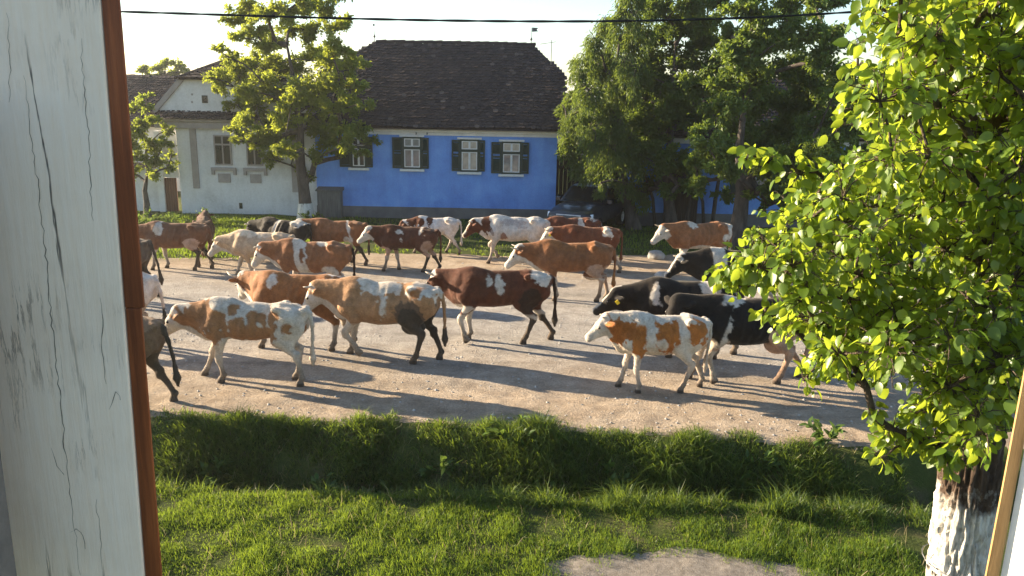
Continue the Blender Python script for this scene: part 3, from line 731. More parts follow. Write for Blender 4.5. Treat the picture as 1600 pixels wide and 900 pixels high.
def paint(V, K, ops, seed, base):
    """coat colours per vertex: patches of hair colour with ragged edges"""
    n1 = fbm(V*4.0+seed*3.1, seed, 4); n2 = fbm(V*13+seed, seed+5, 3); n3 = fbm(V*2.1+seed*1.7, seed+9, 3); nh = fbm(V*np.array([26, 40, 40])+seed, seed+13, 2)
    C = np.tile(np.array(base, np.float32), (len(V), 1))
    q = V-K['Po']; ha = q@K['hd']; hb = q@K['hn']; hc = q@K['hl']
    isH = (np.abs(hc) < .36) & (ha > -.16) & (hb > -.28) & (hb < .22) & (ha < .62)
    x, y, z = V[:, 0]+.06*n1+.02*n2, V[:, 1], V[:, 2]+.05*n2+.05*n1
    for op in ops:
        c, kind, a = np.array(op[0], np.float32), op[1], op[2:]
        if kind == 'ell':       # x, z, rx, rz, (side)
            w = 1-np.hypot((x+.05*n3+.05*n1-a[0])/a[2], (z+.06*n3-a[1])/a[3])+.60*n1+.42*n2
            w = w*min(a[2], a[3])
            if len(a) > 4: w = np.where(np.sign(y) == a[4], w, -1)
            w = np.where(isH & (ha > .02), -1, w)
        elif kind == 'face': w = np.where(isH & (np.abs(hc) < .135), ha-a[0]+.03*n1, -1)       # from a[0] to the muzzle
        elif kind == 'head': w = np.where(isH, ha-a[0]+.03*n1, -1)
        elif kind == 'blaze': w = np.where(isH & (hb > .0), a[0]-np.abs(hc)+.02*n1, -1)
        elif kind == 'poll': w = np.where(isH & (np.abs(hc) < .13), a[0]-np.abs(ha)+.02*n1+np.where(hb > .02, 0, -1), -1)
        elif kind == 'ears': w = np.where(isH & (np.abs(hc) > .125) & (ha < .12), .05, -1)
        elif kind == 'nose': w = np.where(isH, ha-.475, -1)
        elif kind == 'legs': w = a[0]-z+.06*n1                                                # below height a[0]
        elif kind == 'fore': w = np.where(x > .2, a[0]-z+.06*n1, -1)
        elif kind == 'hind': w = np.where(x < -.2, a[0]-z+.06*n1, -1)
        elif kind == 'belly': w = np.where((np.abs(x) < .8), a[0]-z+.06*n1+.04*n2, -1)
        elif kind == 'top': w = np.where((x > a[1]) & (x < a[2]), z-a[0]+.07*n1+.04*n2, -1)
        elif kind == 'neckline': w = np.where((x > .55) & (V[:, 2] < K['Po'][2]), a[0]-(V[:, 2]-(.62+.55*(x-.6)))+.05*n1, -1)
        elif kind == 'band': w = a[1]-np.abs(x-a[0]-(a[2] if len(a) > 2 else 0)*(z-1))+.09*n1+.03*n2
        elif kind == 'switch': w = np.where((V[:, 0] < -.90) & (z < a[0]), .05, -1)
        elif kind == 'tail': w = np.where((V[:, 0] < -.915), .05, -1)
        sft = .011
        t = np.clip((w+.016*nh)/sft*.5+.5, 0, 1)[:, None]; C = C*(1-t)+c*t
    lm = np.clip((.46-V[:, 2])/.34+.45*n1, 0, 1)*np.where(V[:, 2] < .56, 1, 0)                 # road dirt on the lower legs
    C = C*(1-.82*lm[:, None])+np.array((.095, .070, .050))*.82*lm[:, None]
    hf = np.clip((.085-V[:, 2])/.02, 0, 1)[:, None]; C = C*(1-hf)+np.array((.055, .043, .035))*hf
    st = np.clip(.5*n3+.45*n1+.10+.35*np.clip((.95-V[:, 2])/.4, 0, 1), 0, .55)[:, None]            # dust and dung stains
    C = C*(1-st)+(C*np.array((.62, .50, .38))+np.array((.035, .025, .017)))*st
    C *= np.clip(1+.30*n2+.26*n3, .4, 1.6)[:, None]
    return np.clip(C, .004, .9)
def coat_mat():
    m, nt, b = nmat('cow_hair')
    at = _n(nt, 'ShaderNodeAttribute', attribute_name='coat')
    n = noise(nt, 55, 5, .75, stretch=(.5, 1, 1.0)); c = mixc(nt, .6, at.outputs['Color'], ramp(nt, n, [(.3, (.3,)*3), (.7, (.7,)*3)]), 'OVERLAY')
    c = mixc(nt, .45, c, ramp(nt, noise(nt, 13, 5, .7, stretch=(1, 1, .6)), [(.3, (.32,)*3), (.7, (.68,)*3)]), 'OVERLAY')
    nt.links.new(c, b.inputs['Base Color']); b.inputs['Roughness'].default_value = .75; b.inputs['Specular IOR Level'].default_value = .12
    b.inputs['Sheen Weight'].default_value = .35; b.inputs['Sheen Roughness'].default_value = .45
    nt.links.new(mixc(nt, .5, at.outputs['Color'], (1, .9, .75)), b.inputs['Sheen Tint'])
    n2 = noise(nt, 11, 4, .6); bump(nt, b, mixc(nt, .6, n, n2), .6, .016)
    return m
M['coat'] = coat_mat()
M['horn'] = simple('horn', [(.3, (.30,.25,.18)), (.7, (.50,.44,.34))], 9, .45, bstr=.15)
M['eye'] = simple('dark_eye', [(.3, (.008,.006,.005)), (.7, (.015,.011,.009))], 9, .12, bstr=0, spec=.6)
M['eartag'] = simple('yellow_tag', [(.3, (.75,.50,.02)), (.7, (.85,.6,.03))], 9, .5, bstr=0)
COWS = []
def cow(px, py, label, P, base, ops, scale=1.0, rz=0.0, h=.02, seed=1, horns=0.0, tagside=0, name='cow', sx=1.0):
    """px, py: picture point on the road under the middle of the body; rz = 0 walks to the left of the picture"""
    P['seed'] = seed; V, Q, K = build_cow_mesh(P, h)
    C = paint(V, K, ops, seed, base)
    g = at_z(px, py, 0)
    g.z = float(ground_z(g.x, g.y))+.006
    root = thing(name, label, 'cow', g, math.pi+math.radians(rz), 'cows walking home along the village road')
    root.scale = (scale*sx, scale, scale)
    link('body', mesh_np('cow_body', V, Q, M['coat'], True, None, {'coat': C}), root)
    # short coat hair lying back along the body
    rh = np.random.default_rng(seed+500); nh_ = int(16000 if h < .0175 else 9000)
    a, b_, c, d = (V[Q[:, i]] for i in range(4)); nq = np.cross(c-a, d-b_); ar = np.linalg.norm(nq, axis=1)+1e-12; nq /= ar[:, None]
    fi = rh.choice(len(Q), nh_, p=ar/ar.sum()); u, v = rh.random((2, nh_, 1)); p = (a[fi]*(1-u)+b_[fi]*u)*(1-v)+(d[fi]*(1-u)+c[fi]*u)*v; nn = nq[fi]
    k = p[:, 2] > .12; p, nn, fi = p[k], nn[k], fi[k]; nh_ = len(p)
    dr = np.array([-.8, 0, -.55])+rh.normal(0, .35, (nh_, 3)); dr -= (dr*nn).sum(1)[:, None]*nn; dr /= np.linalg.norm(dr, axis=1)[:, None]; dr = dr+nn*rh.uniform(.18, .55, nh_)[:, None]
    sd_ = np.cross(dr, nn); sd_ /= np.linalg.norm(sd_, axis=1)[:, None]; L_ = rh.uniform(.014, .034, nh_)[:, None]
    HV = np.stack([p-sd_*.0032-nn*.002, p+sd_*.0032-nn*.002, p+dr*L_], 1).reshape(-1, 3); HC = np.repeat(C[Q[fi, 0]]*rh.uniform(.82, 1.22, nh_)[:, None], 3, 0)
    tag(link('hair', mesh_np('cow_hair', HV, np.arange(nh_*3).reshape(-1, 3), M['coat'], False, None, {'coat': np.clip(HC, .004, .9)}), root), kind='stuff')
    Po, hd, hl, hn = K['Po'], K['hd'], K['hl'], K['hn']; at = lambda a, n=0, l=0: Po+hd*a+hn*n+hl*l
    if horns:
        for sd in (1, -1):
            pts = [at(-.01, .06, .06*sd), at(-.01, .09, .06*sd+.07*sd*horns), at(.02, .12+.03*horns, .06*sd+.13*sd*horns), at(.05, .13+.11*horns, .06*sd+.15*sd*horns)]
            MB().tube(pts, [.026, .024, .017, .006], 7).build('horn', M['horn'], root, smooth=True)
    for sd in (1, -1):
        MB().lathe([(.001, -.022), (.015, -.016), (.022, 0), (.015, .016), (.001, .022)], tuple(at(.185, .032, .116*sd)), 'z', 8).build('eye', M['eye'], root, smooth=True)
    if tagside:
        c = at(.05, -.04, .22*tagside)
        MB().hexa([tuple(c+hd*a+hn*b+hl*d) for d in (-.006, .006) for a, b in ((-.03, -.035), (.03, -.035), (.03, .035), (-.03, .035))]).build('ear_tag', M['eartag'], root)
    COWS.append((label, g, scale)); return root
BR = (.150, .052, .020); RB = (.085, .026, .012); OR = (.27, .105, .030); TAN = (.28, .135, .058); CRM = (.44, .32, .21); WT = (.50, .45, .385)
BK = (.012, .010, .009); PK = (.42, .28, .21); MUD = (.045, .036, .028); DK = (.030, .014, .008)
# legs: near fore, far fore, near hind, far hind as (swing, lift, toe curl); left side of a cow walking left faces the street camera
S0 = (0, 0, 0)
def pose(nf, ff, nh, fh, **k):
    d = dict(legs=[nf, ff, nh, fh], neck=4, head=52); d.update(k); return d
wk1 = lambda **k: pose((-.55, 0, .1), (.6, 0, 0), (.25, 0, 0), (-.5, 0, .15), **k)
wk2 = lambda **k: pose((.45, 0, 0), (-.5, .02, .4), (-.5, 0, .1), (.45, 0, 0), **k)
wk3 = lambda **k: pose((.1, 0, 0), (-.2, .12, .9), (.35, 0, 0), (-.4, 0, .1), **k)

# front row
cow(402, 596, 'young tan and white cow nearest the red window edge, leading the front row', pose((-.05, 0, 0), (.75, 0, 0), (-.25, 0, .1), (.05, 0, 0), neck=-3, head=46, tail=(-.02, -.15), fat=.93),
    (.50, .44, .365), [(TAN, 'ell', .78, 1.08, .32, .34), (TAN, 'ell', .48, .92, .17, .26), (TAN, 'ell', .14, .94, .20, .24), (TAN, 'ell', -.14, .86, .26, .17), (TAN, 'ell', -.10, 1.12, .12, .13), (TAN, 'ell', -.40, 1.18, .12, .12), (TAN, 'ell', -.44, 1.0, .08, .08), (TAN, 'ell', -.66, .98, .10, .11), (TAN, 'ell', .22, 1.22, .12, .10), (TAN, 'head', -.12), (WT, 'blaze', .05), (WT, 'face', .33), (WT, 'poll', .06), (WT, 'neckline', .03), (WT, 'legs', .60), (WT, 'tail',)],
    .98, -4, .0155, 3)
cow(607, 562, 'tan cow with white back and dark muddy hind leg in the front row', pose((.02, .10, 1.0), (.30, 0, 0), (.28, 0, 0), (-.40, 0, .1), neck=3, head=56, tail=(.02, -.1), fat=1.02, udder=.8),
    (.33, .180, .088), [(WT, 'ell', .12, 1.36, .34, .19), (WT, 'ell', -.62, 1.28, .26, .16), ((.27, .12, .05), 'ell', -.55, 1.24, .11, .10), (WT, 'belly', .57), (WT, 'fore', .66), (WT, 'neckline', .12), (WT, 'ell', .02, 1.0, .05, .2), (WT, 'face', .14), (WT, 'poll', .05), ((.30, .145, .06), 'ears',), ((.11, .07, .045), 'ell', -.50, .84, .30, .30), (MUD, 'ell', -.46, .76, .22, .24), (MUD, 'hind', .62), (MUD, 'switch', .62)],
    1.03, -8, .0155, 7, horns=.55)
cow(783, 535, 'dark red brown cow with small white flank spots and white rump behind the front row', pose((.32, .05, .8), (.08, 0, 0), (.42, 0, 0), (-.55, 0, .1), neck=2, nyaw=-24, head=45, hyaw=-22, tail=(.03, -.1), fat=.98),
    RB, [(WT, 'ell', .08, 1.19, .075, .12), (WT, 'ell', .28, 1.20, .04, .10), (WT, 'ell', -.68, 1.30, .19, .15), (WT, 'ell', .05, 1.05, .05, .06), (WT, 'ell', .62, .66, .22, .08), (WT, 'belly', .585), (WT, 'poll', .10), (WT, 'face', .20), (DK, 'ell', -.5, .85, .2, .25), (DK, 'tail',), (MUD, 'hind', .5), (WT, 'ell', -.82, .85, .10, .20, -1), (WT, 'fore', .32)],
    1.02, 3, .016, 11, horns=.6)
cow(1030, 610, 'small orange and white calf in front of the big black and white cow', pose((-.15, 0, .25), (.45, 0, 0), (.45, 0, 0), (-.42, 0, .1), neck=13, head=38, nlen=.86, tail=(-.03, -.2), fat=.97, ear=1.15),
    (.52, .46, .38), [((.33, .115, .025), 'ell', .0, 1.10, .28, .28), ((.36, .13, .03), 'ell', .50, .92, .14, .30), ((.36, .13, .03), 'ell', -.60, 1.12, .20, .26), ((.30, .105, .025), 'ell', .85, 1.12, .26, .26), (WT, 'ell', .12, .94, .09, .08), (WT, 'ell', -.32, 1.2, .07, .3), (WT, 'ell', .30, 1.15, .09, .3), ((.30, .105, .025), 'head', -.1), (WT, 'face', .07), (WT, 'poll', .08), ((.30, .105, .025), 'ears',), (WT, 'belly', .60), ((.50, .43, .36), 'legs', .64), (WT, 'top', 1.31, -.9, .9)],
    .92, 3, .0145, 17, horns=.22, sx=.87)
cow(1166, 596, 'big black and white cow beside the orange calf, hind part behind pear leaves', pose((.15, .04, .6), (.65, 0, 0), (.35, 0, 0), (-.55, 0, .1), neck=14, nyaw=-3, head=55, hyaw=48, fat=1.04, udder=.9),
    BK, [(WT, 'band', .42, .045, -.35), (WT, 'ell', .36, 1.36, .16, .07), (PK, 'belly', .62), (PK, 'hind', .92), (BK, 'ell', -.65, 1.05, .35, .18), (WT, 'fore', .56), (BK, 'ell', .55, .45, .06, .12), (WT, 'ell', .80, .72, .12, .10)],
    1.04, 4, .016, 23)
# second row
cow(474, 544, 'red brown cow with long horns and white poll, head turned away from the camera', pose((.3, 0, 0), (-.3, 0, 0), (.1, 0, 0), (-.45, 0, .1), neck=2, nyaw=-28, head=52, hyaw=-30),
    (.24, .098, .034), [(WT, 'ell', .45, 1.27, .09, .10), (WT, 'poll', .10), (WT, 'top', 1.34, -.9, -.5), (WT, 'legs', .5), ((.12, .045, .02), 'head', .0), (WT, 'blaze', .05), (WT, 'neckline', .10)],
    1.0, -4, .018, 29, horns=1.25)
cow(1068, 556, 'black cow with white rump patch and lowered head behind the orange calf', wk1(neck=-7, head=38, fat=1.04),
    BK, [(WT, 'ell', .60, 1.22, .08, .17), (WT, 'ell', -.42, 1.32, .24, .14), (WT, 'ell', -.36, 1.05, .11, .25), (WT, 'legs', .42), (WT, 'belly', .58), (WT, 'blaze', .03)],
    1.02, -2, .018, 31, tagside=1)
cow(1143, 484, 'black cow with broad white shoulder band partly behind the pear tree leaves', wk2(neck=-2, head=48),
    BK, [(WT, 'band', .42, .13, .1), (WT, 'ell', -.5, 1.3, .2, .1), (WT, 'poll', .05), (WT, 'blaze', .05), (WT, 'legs', .45)],
    .98, 4, .02, 37, horns=.4)
cow(893, 469, 'plain reddish brown horned cow with white face in the middle of the road', pose((-.35, 0, 0), (.4, 0, 0), (.1, 0, 0), (-.3, 0, .1), neck=-1, head=50, fat=1.02, udder=.7),
    (.205, .085, .035), [(WT, 'face', .10), (WT, 'blaze', .07), (WT, 'neckline', .05), ((.40, .26, .18), 'ell', -.55, .72, .25, .18), (WT, 'belly', .58), ((.46, .34, .25), 'hind', .55), (WT, 'fore', .36), ((.23, .09, .03), 'top', 1.22, -.5, .6), ((.35, .16, .05), 'switch', .65)],
    .98, -3, .018, 41, horns=.85)
cow(493, 466, 'brown and white patched cow with white face above the long horned cow', pose((.55, 0, 0), (-.3, .06, .7), (-.1, 0, 0), (.4, 0, 0), neck=1, head=58),
    (.225, .092, .038), [(WT, 'band', .25, .13, .15), ((.17, .065, .026), 'ell', .22, 1.08, .05, .13), (WT, 'ell', -.45, .72, .22, .14), (WT, 'belly', .62), (WT, 'face', .09), (WT, 'poll', .05), (WT, 'neckline', .05), (WT, 'ell', -.2, 1.36, .12, .06), (DK, 'tail',)],
    .95, -5, .019, 43, horns=.35)
cow(413, 438, 'cream coloured cow with lowered white head walking on the left of the road', wk1(neck=-9, head=50, udder=.6),
    CRM, [(WT, 'head', .06), (CRM, 'ears',), ((.58, .46, .33), 'top', 1.24, -.4, .6), (WT, 'legs', .5), (WT, 'neckline', .0)],
    .87, -4, .018, 47, horns=.3)
cow(640, 424, 'dark brown cow with clean white face and white spot behind its shoulder', pose((.4, 0, 0), (-.35, 0, .4), (.35, 0, 0), (-.45, 0, .1), neck=7, head=44),
    (.080, .026, .013), [(WT, 'face', .05), (WT, 'blaze', .10), (WT, 'ell', .28, 1.22, .09, .06), (WT, 'ell', .20, 1.0, .05, .06), (WT, 'ell', -.38, 1.25, .06, .12), (PK, 'belly', .62), ((.36, .23, .16), 'ell', -.52, .80, .16, .2), (WT, 'fore', .5), (MUD, 'hind', .5), (PK, 'ell', .72, .68, .12, .08)],
    .85, -2, .018, 53)
cow(920, 424, 'brown cow with white face and yellow ear tag behind the plain horned cow', wk2(neck=4, head=50),
    (.145, .046, .020), [(WT, 'face', .05), (WT, 'blaze', .09), (WT, 'ell', -.48, 1.28, .15, .16), (WT, 'poll', .06), (WT, 'legs', .38)],
    .87, -2, .018, 59, horns=.45, tagside=1)
# far row
cow(806, 412, 'roan white cow with brown head and white blaze in the far row', pose((.45, 0, 0), (.15, .14, .9), (-.3, 0, .1), (.3, 0, 0), neck=0, head=50),
    (.52, .47, .42), [(RB, 'head', -.12), (RB, 'ell', .84, 1.12, .17, .25), (WT, 'blaze', .055), ((.22, .12, .09), 'ell', .35, .85, .12, .10), ((.36, .31, .28), 'ell', .1, 1.2, .4, .1), ((.28, .22, .19), 'ell', .68, .95, .06, .08), (WT, 'nose',)],
      .94, -2, .019, 61, horns=.35)
cow(893, 403, 'brown and white cow half hidden between the roan cow and the parked car', wk1(neck=-4, head=50),
    (.115, .035, .018), [(WT, 'ell', -.25, 1.22, .11, .22), (WT, 'face', .08), (WT, 'ell', -.7, 1.36, .16, .07), (WT, 'legs', .45)], .84, 4, .021, 67)
cow(681, 396, 'small white heifer with brown saddle patch at the edge of the far verge', wk2(neck=-6, head=48, fat=.9, tail=(.02, 0)),
    (.60, .55, .50), [(RB, 'ell', .18, 1.25, .14, .18), (RB, 'ell', .78, 1.2, .3, .2), (RB, 'head', -.1)], .76, -3, .019, 71)
cow(530, 412, 'orange brown cow with thin white hip band behind the black and white one', pose((.2, 0, 0), (-.5, 0, .2), (-.45, 0, .1), (.5, 0, 0), neck=8, head=40),
    (.22, .090, .038), [(WT, 'face', .05), (WT, 'blaze', .09), (WT, 'band', -.42, .05, .3), (WT, 'ell', -.38, .75, .15, .15), (MUD, 'hind', .6)], .86, -3, .020, 73, horns=.3)
cow(447, 411, 'black cow with white stripe and dark head at the left of the far row', wk2(neck=-4, head=60),
    BK, [(WT, 'band', .18, .07, -.2), (WT, 'ell', -.55, 1.34, .25, .09), (WT, 'legs', .4), (WT, 'poll', .04)], .86, -20, .020, 79, horns=.4)
cow(1092, 424, 'red and white cow with white head and upright horns near the big tree trunk', pose((.45, 0, 0), (-.2, 0, .2), (-.25, 0, 0), (.3, 0, 0), neck=9, head=46),
    (.24, .10, .042), [(WT, 'head', -.02), (WT, 'ell', .32, 1.33, .22, .12), (WT, 'ell', -.78, 1.2, .13, .25), (WT, 'ell', -.62, .95, .10, .12), (WT, 'belly', .70), (WT, 'legs', .62), (WT, 'ell', .1, .68, .4, .1)],
    .96, 20, .02, 83, horns=.7)
cow(281, 421, 'brown cow with white shoulder patch walking behind the red window edge', pose((.3, 0, 0), (-.3, 0, 0), (.25, 0, 0), (-.45, 0, .1), neck=-2, head=50),
    (.15, .066, .034), [(WT, 'ell', .45, 1.22, .13, .18), (WT, 'fore', .62), (PK, 'ell', -.45, .80, .22, .16), (MUD, 'hind', .6)], .88, 2, .019, 89)
cow(322, 408, 'dark brown cow seen from behind beyond the brown one at left', wk2(neck=10, head=40),
    (.10, .042, .020), [((.2, .08, .03), 'poll', .1)], .88, -72, .022, 97)
# cows leaving behind the window post
cow(178, 466, 'grey brown cow leaving behind the post, only rump and tail showing', wk1(neck=0, head=50, tail=(.10, -.1)),
    (.085, .060, .045), [(MUD, 'tail',), (MUD, 'hind', .7)], 1.0, 0, .022, 101)
cow(174, 540, 'white and tan cow leaving behind the post, only its pale rump showing', wk2(neck=0, head=50, tail=(.04, -.15)),
    (.60, .50, .42), [(TAN, 'ell', -.6, 1.22, .15, .10), (TAN, 'ell', .1, 1.0, .4, .3), (MUD, 'switch', .7), ((.45, .32, .22), 'belly', .85)], 1.0, 0, .02, 103)
cow(170, 634, 'muddy brown cow nearest the ditch, hindquarters and tail beside the post', wk1(neck=0, head=50, tail=(.07, -.2), fat=1.02),
    (.15, .088, .050), [((.085, .058, .038), 'hind', .8), (MUD, 'tail',), ((.2, .12, .07), 'top', 1.25, -.9, 0)], 1.0, -3, .017, 107)

# ------------------------------------------------------------------ car
def paintmat(name, c, rough=.25):
    m, nt, b = nmat(name); n = noise(nt, 6, 4)
    nt.links.new(ramp(nt, n, [(.3, c), (.7, tuple(q*1.35+.004 for q in c))]), b.inputs['Base Color'])
    nt.links.new(ramp(nt, n, [(.3, (rough,)*3), (.7, (rough+.15,)*3)]), b.inputs['Roughness']); b.inputs['Coat Weight'].default_value = .4; return m
M['carpaint'] = paintmat('dark_blue_car_paint', (.012, .015, .024), .28); M['chrome'] = paintmat('dull_chrome', (.55, .56, .58), .2)
M['headlamp'] = paintmat('headlamp_glass', (.62, .66, .72), .12)
M['screen'] = glassmat('car_glass', (.012, .013, .015), .22); M['screen'].node_tree.nodes['Principled BSDF'].inputs['Specular IOR Level'].default_value = .3
def build_car():
    g = at_z(918, 356.5); g.z = 0
    car = thing('parked_car', 'dark blue car with chrome grille parked by the wooden gate', 'car', g, math.radians(-90-24))
    # local: x forward, y left
    sec = [  # x, half width, z bottom, z shoulder, z top
        (2.02, .60, .42, .62, .70), (1.95, .76, .32, .66, .80), (1.55, .84, .26, .72, .90), (.80, .86, .24, .78, .98), (-.2, .86, .24, .80, 1.0), (-1.4, .86, .26, .82, 1.02), (-1.95, .80, .34, .80, 1.02), (-2.08, .70, .44, .74, .96)]
    V = []; Fq = []
    ring = lambda x, w, zb, zs, zt: [(x, -w*.93, zb), (x, -w, (zb+zs)/2), (x, -w, zs), (x, -w*.90, zt-.03), (x, -w*.5, zt), (x, w*.5, zt), (x, w*.90, zt-.03), (x, w, zs), (x, w, (zb+zs)/2), (x, w*.93, zb)]
    for s_ in sec: V += ring(*s_)
    n = 10
    for k in range(len(sec)-1):
        for i in range(n): Fq.append((k*n+i, k*n+(i+1) % n, (k+1)*n+(i+1) % n, (k+1)*n+i))
    Fq += [tuple(range(n-1, -1, -1)), tuple((len(sec)-1)*n+i for i in range(n))]
    body = MB().add(V, Fq).build('body', M['carpaint'], car, smooth=True)
    md = body.modifiers.new('sub', 'SUBSURF'); md.levels = 2; md.render_levels = 2
    cb = [(.72, .80, .98), (-.05, .66, 1.44), (-1.25, .66, 1.46), (-1.78, .78, 1.0)]
    V = []
    for x, w, z in cb: V += [(x, -w, z), (x, w, z)]
    V += [(-.05, -.80, 1.0), (-.05, .80, 1.0), (-1.25, -.80, 1.0), (-1.25, .80, 1.0)]
    roof = MB().add(V, [(2, 3, 5, 4), (0, 2, 8), (1, 9, 3), (4, 6, 10), (5, 11, 7), (4, 5, 7, 6), (2, 4, 10, 8), (3, 9, 11, 5), (0, 1, 3, 2)]).build('cabin', M['carpaint'], car)
    def panel(name, q, m, off=.012):
        q = [Vector(a) for a in q]; nn = (q[1]-q[0]).cross(q[2]-q[0]).normalized(); c = sum(q, Vector())/len(q)
        if nn.dot(c-Vector((-.5, 0, 1.1))) < 0: nn = -nn
        q = [c+(a-c)*.90+nn*off for a in q]; MB().add([tuple(a) for a in q]+[tuple(a-nn*.008) for a in q], [tuple(range(len(q))), tuple(range(2*len(q)-1, len(q)-1, -1))]).build(name, m, car)
    panel('windscreen', [(.72, -.80, .98), (.72, .80, .98), (-.05, .66, 1.44), (-.05, -.66, 1.44)], M['screen'])
    panel('rear_window', [(-1.25, -.66, 1.46), (-1.25, .66, 1.46), (-1.78, .78, 1.0), (-1.78, -.78, 1.0)], M['screen'])
    for s_ in (-1, 1):
        panel('side_window', [(.55, .80*s_, 1.0), (-.05, .67*s_, 1.42), (-.60, .67*s_, 1.43), (-.60, .80*s_, 1.0)], M['screen'])
        panel('side_window', [(-.62, .80*s_, 1.0), (-.62, .67*s_, 1.43), (-1.22, .67*s_, 1.43), (-1.62, .79*s_, 1.0)], M['screen'])
        MB().box(.42, .58, .84*s_-.0 if s_ > 0 else -1.0, 1.0 if s_ > 0 else -.84, .96, 1.10).build('mirror', M['carpaint'], car, bevel=.02)
        MB().hexa([(1.84, .44*s_, .58), (1.98, .44*s_, .58), (1.86, .78*s_, .60), (1.74, .78*s_, .60), (1.84, .44*s_, .75), (1.94, .44*s_, .74), (1.82, .78*s_, .76), (1.74, .78*s_, .77)]).build('headlight', M['headlamp'], car, bevel=.015)
        for x in (1.28, -1.32):
            w = link('wheel', None, car, (x, .76*s_, .31))
            MB().lathe([(.19, -.10), (.29, -.10), (.31, -.06), (.31, .06), (.29, .10), (.19, .10), (.19, -.10)], (0, 0, 0), 'y', 24).build('tyre', M['rubber'], w, smooth=True)
            r = MB().lathe([(.02, .085*s_), (.06, .09*s_), (.07, .06*s_), (.17, .05*s_), (.192, .095*s_)], (0, 0, 0), 'y', 24); r.build('rim', M['chrome'], w)
    gm = MB()
    gm.box(1.93, 2.0, -.42, .42, .70, .735); gm.box(1.93, 2.0, -.42, .42, .56, .59); gm.box(1.93, 2.0, -.42, -.38, .592, .698); gm.box(1.93, 2.0, .38, .42, .592, .698)
    gm.build('grille_surround', M['chrome'], car, bevel=.006)
    MB().box(1.90, 1.975, -.378, .378, .595, .695).build('grille', M['rubber'], car)
    MB().box(1.94, 2.06, -.74, .74, .36, .50).build('bumper', M['carpaint'], car, bevel=.03)
    MB().box(2.063, 2.075, -.26, .26, .38, .49).build('number_plate', M['whitepaint'], car)
build_car()

# ------------------------------------------------------------------ trees
LEAF_T = np.array([(0, 0), (.20, 0), (.45, 0), (.72, 0), (1, 0)]); LAT_T = np.array([(.09, .56), (.32, 1.0), (.60, .86), (.84, .44)])
_tri = [(0,5,1),(1,5,6),(1,6,2),(2,6,7),(2,7,3),(3,7,8),(3,8,4)]
_tri += [(0,1,9),(1,10,9),(1,2,10),(2,11,10),(2,3,11),(3,12,11),(3,4,12)]
_tri = np.array(_tri)
def leaf_mesh_big(pos, d, nrm, ln, wd, droop, fold):
    """ovate leaves with a folded midrib: (n,13,3) vertices"""
    d = d/np.linalg.norm(d, axis=1)[:, None]; s = np.cross(d, nrm); s /= np.linalg.norm(s, axis=1)[:, None]+1e-9; u = np.cross(s, d)
    t = np.concatenate([LEAF_T[:, 0], LAT_T[:, 0], LAT_T[:, 0]]); w = np.concatenate([np.zeros(5), LAT_T[:, 1], -LAT_T[:, 1]])
    P = pos[:, None]+d[:, None]*(t[None, :, None]*ln[:, None, None])+s[:, None]*(w[None, :, None]*wd[:, None, None]*.5)
    hgt = -(t**2)[None]*(ln*droop)[:, None]+np.abs(w)[None]*(wd*fold)[:, None]*.5
    return P+u[:, None]*hgt[..., None]
def leaf_mesh_small(pos, d, nrm, ln, wd):
    d = d/np.linalg.norm(d, axis=1)[:, None]; s = np.cross(d, nrm); s /= np.linalg.norm(s, axis=1)[:, None]+1e-9; u = np.cross(s, d)
    L = ln[:, None]; Wd = wd[:, None]
    return np.stack([pos, pos+d*L*.42+s*Wd*.5+u*Wd*.12, pos+d*L-u*L*.12, pos+d*L*.42-s*Wd*.5+u*Wd*.12], 1)
def skeleton(base_path, r0, clumps, rng, step=.35, rmin=.006, pw=.62):
    """trunk path, then every clump joins the nearest suitable point of what has grown so far"""
    nodes = [np.array(p, float) for p in base_path]; par = [-1]+list(range(len(nodes)-1)); tips = []
    nb = len(nodes); A = np.array(nodes)
    order = sorted(range(len(clumps)), key=lambda i: np.linalg.norm(A-clumps[i][0], axis=1).min())
    tip_of = {}
    for ci in order:
        c = clumps[ci][0]; A = np.array(nodes); dv = c-A; dist = np.linalg.norm(dv, axis=1)
        cost = dist+1.2*np.maximum(A[:, 2]-c[2]+.25*dist, 0)+np.where(np.arange(len(A)) < max(1, nb//2), 2.0, 0)
        j = int(np.argmin(cost)); p0 = nodes[j]; D = np.linalg.norm(c-p0); n = max(2, int(D/step)); last = j
        jit = rng.normal(0, .05*D, 3); sag = np.array([0, 0, .10*D])
        for k in range(1, n+1):
            t = k/n; q = p0+(c-p0)*t+math.sin(math.pi*t)*(jit+sag)+rng.normal(0, .02*D/n*2, 3)*(k < n)
            nodes.append(q); par.append(last); last = len(nodes)-1
        tip_of[ci] = last
    cnt = np.zeros(len(nodes))
    for i in tip_of.values():
        cnt[i] += 1
    for i in range(len(nodes)-1, 0, -1): cnt[par[i]] += cnt[i]
    rad = np.maximum(r0*(np.maximum(cnt, .35)/max(cnt[0], 1))**pw, rmin)
    return nodes, par, rad, nb, tip_of
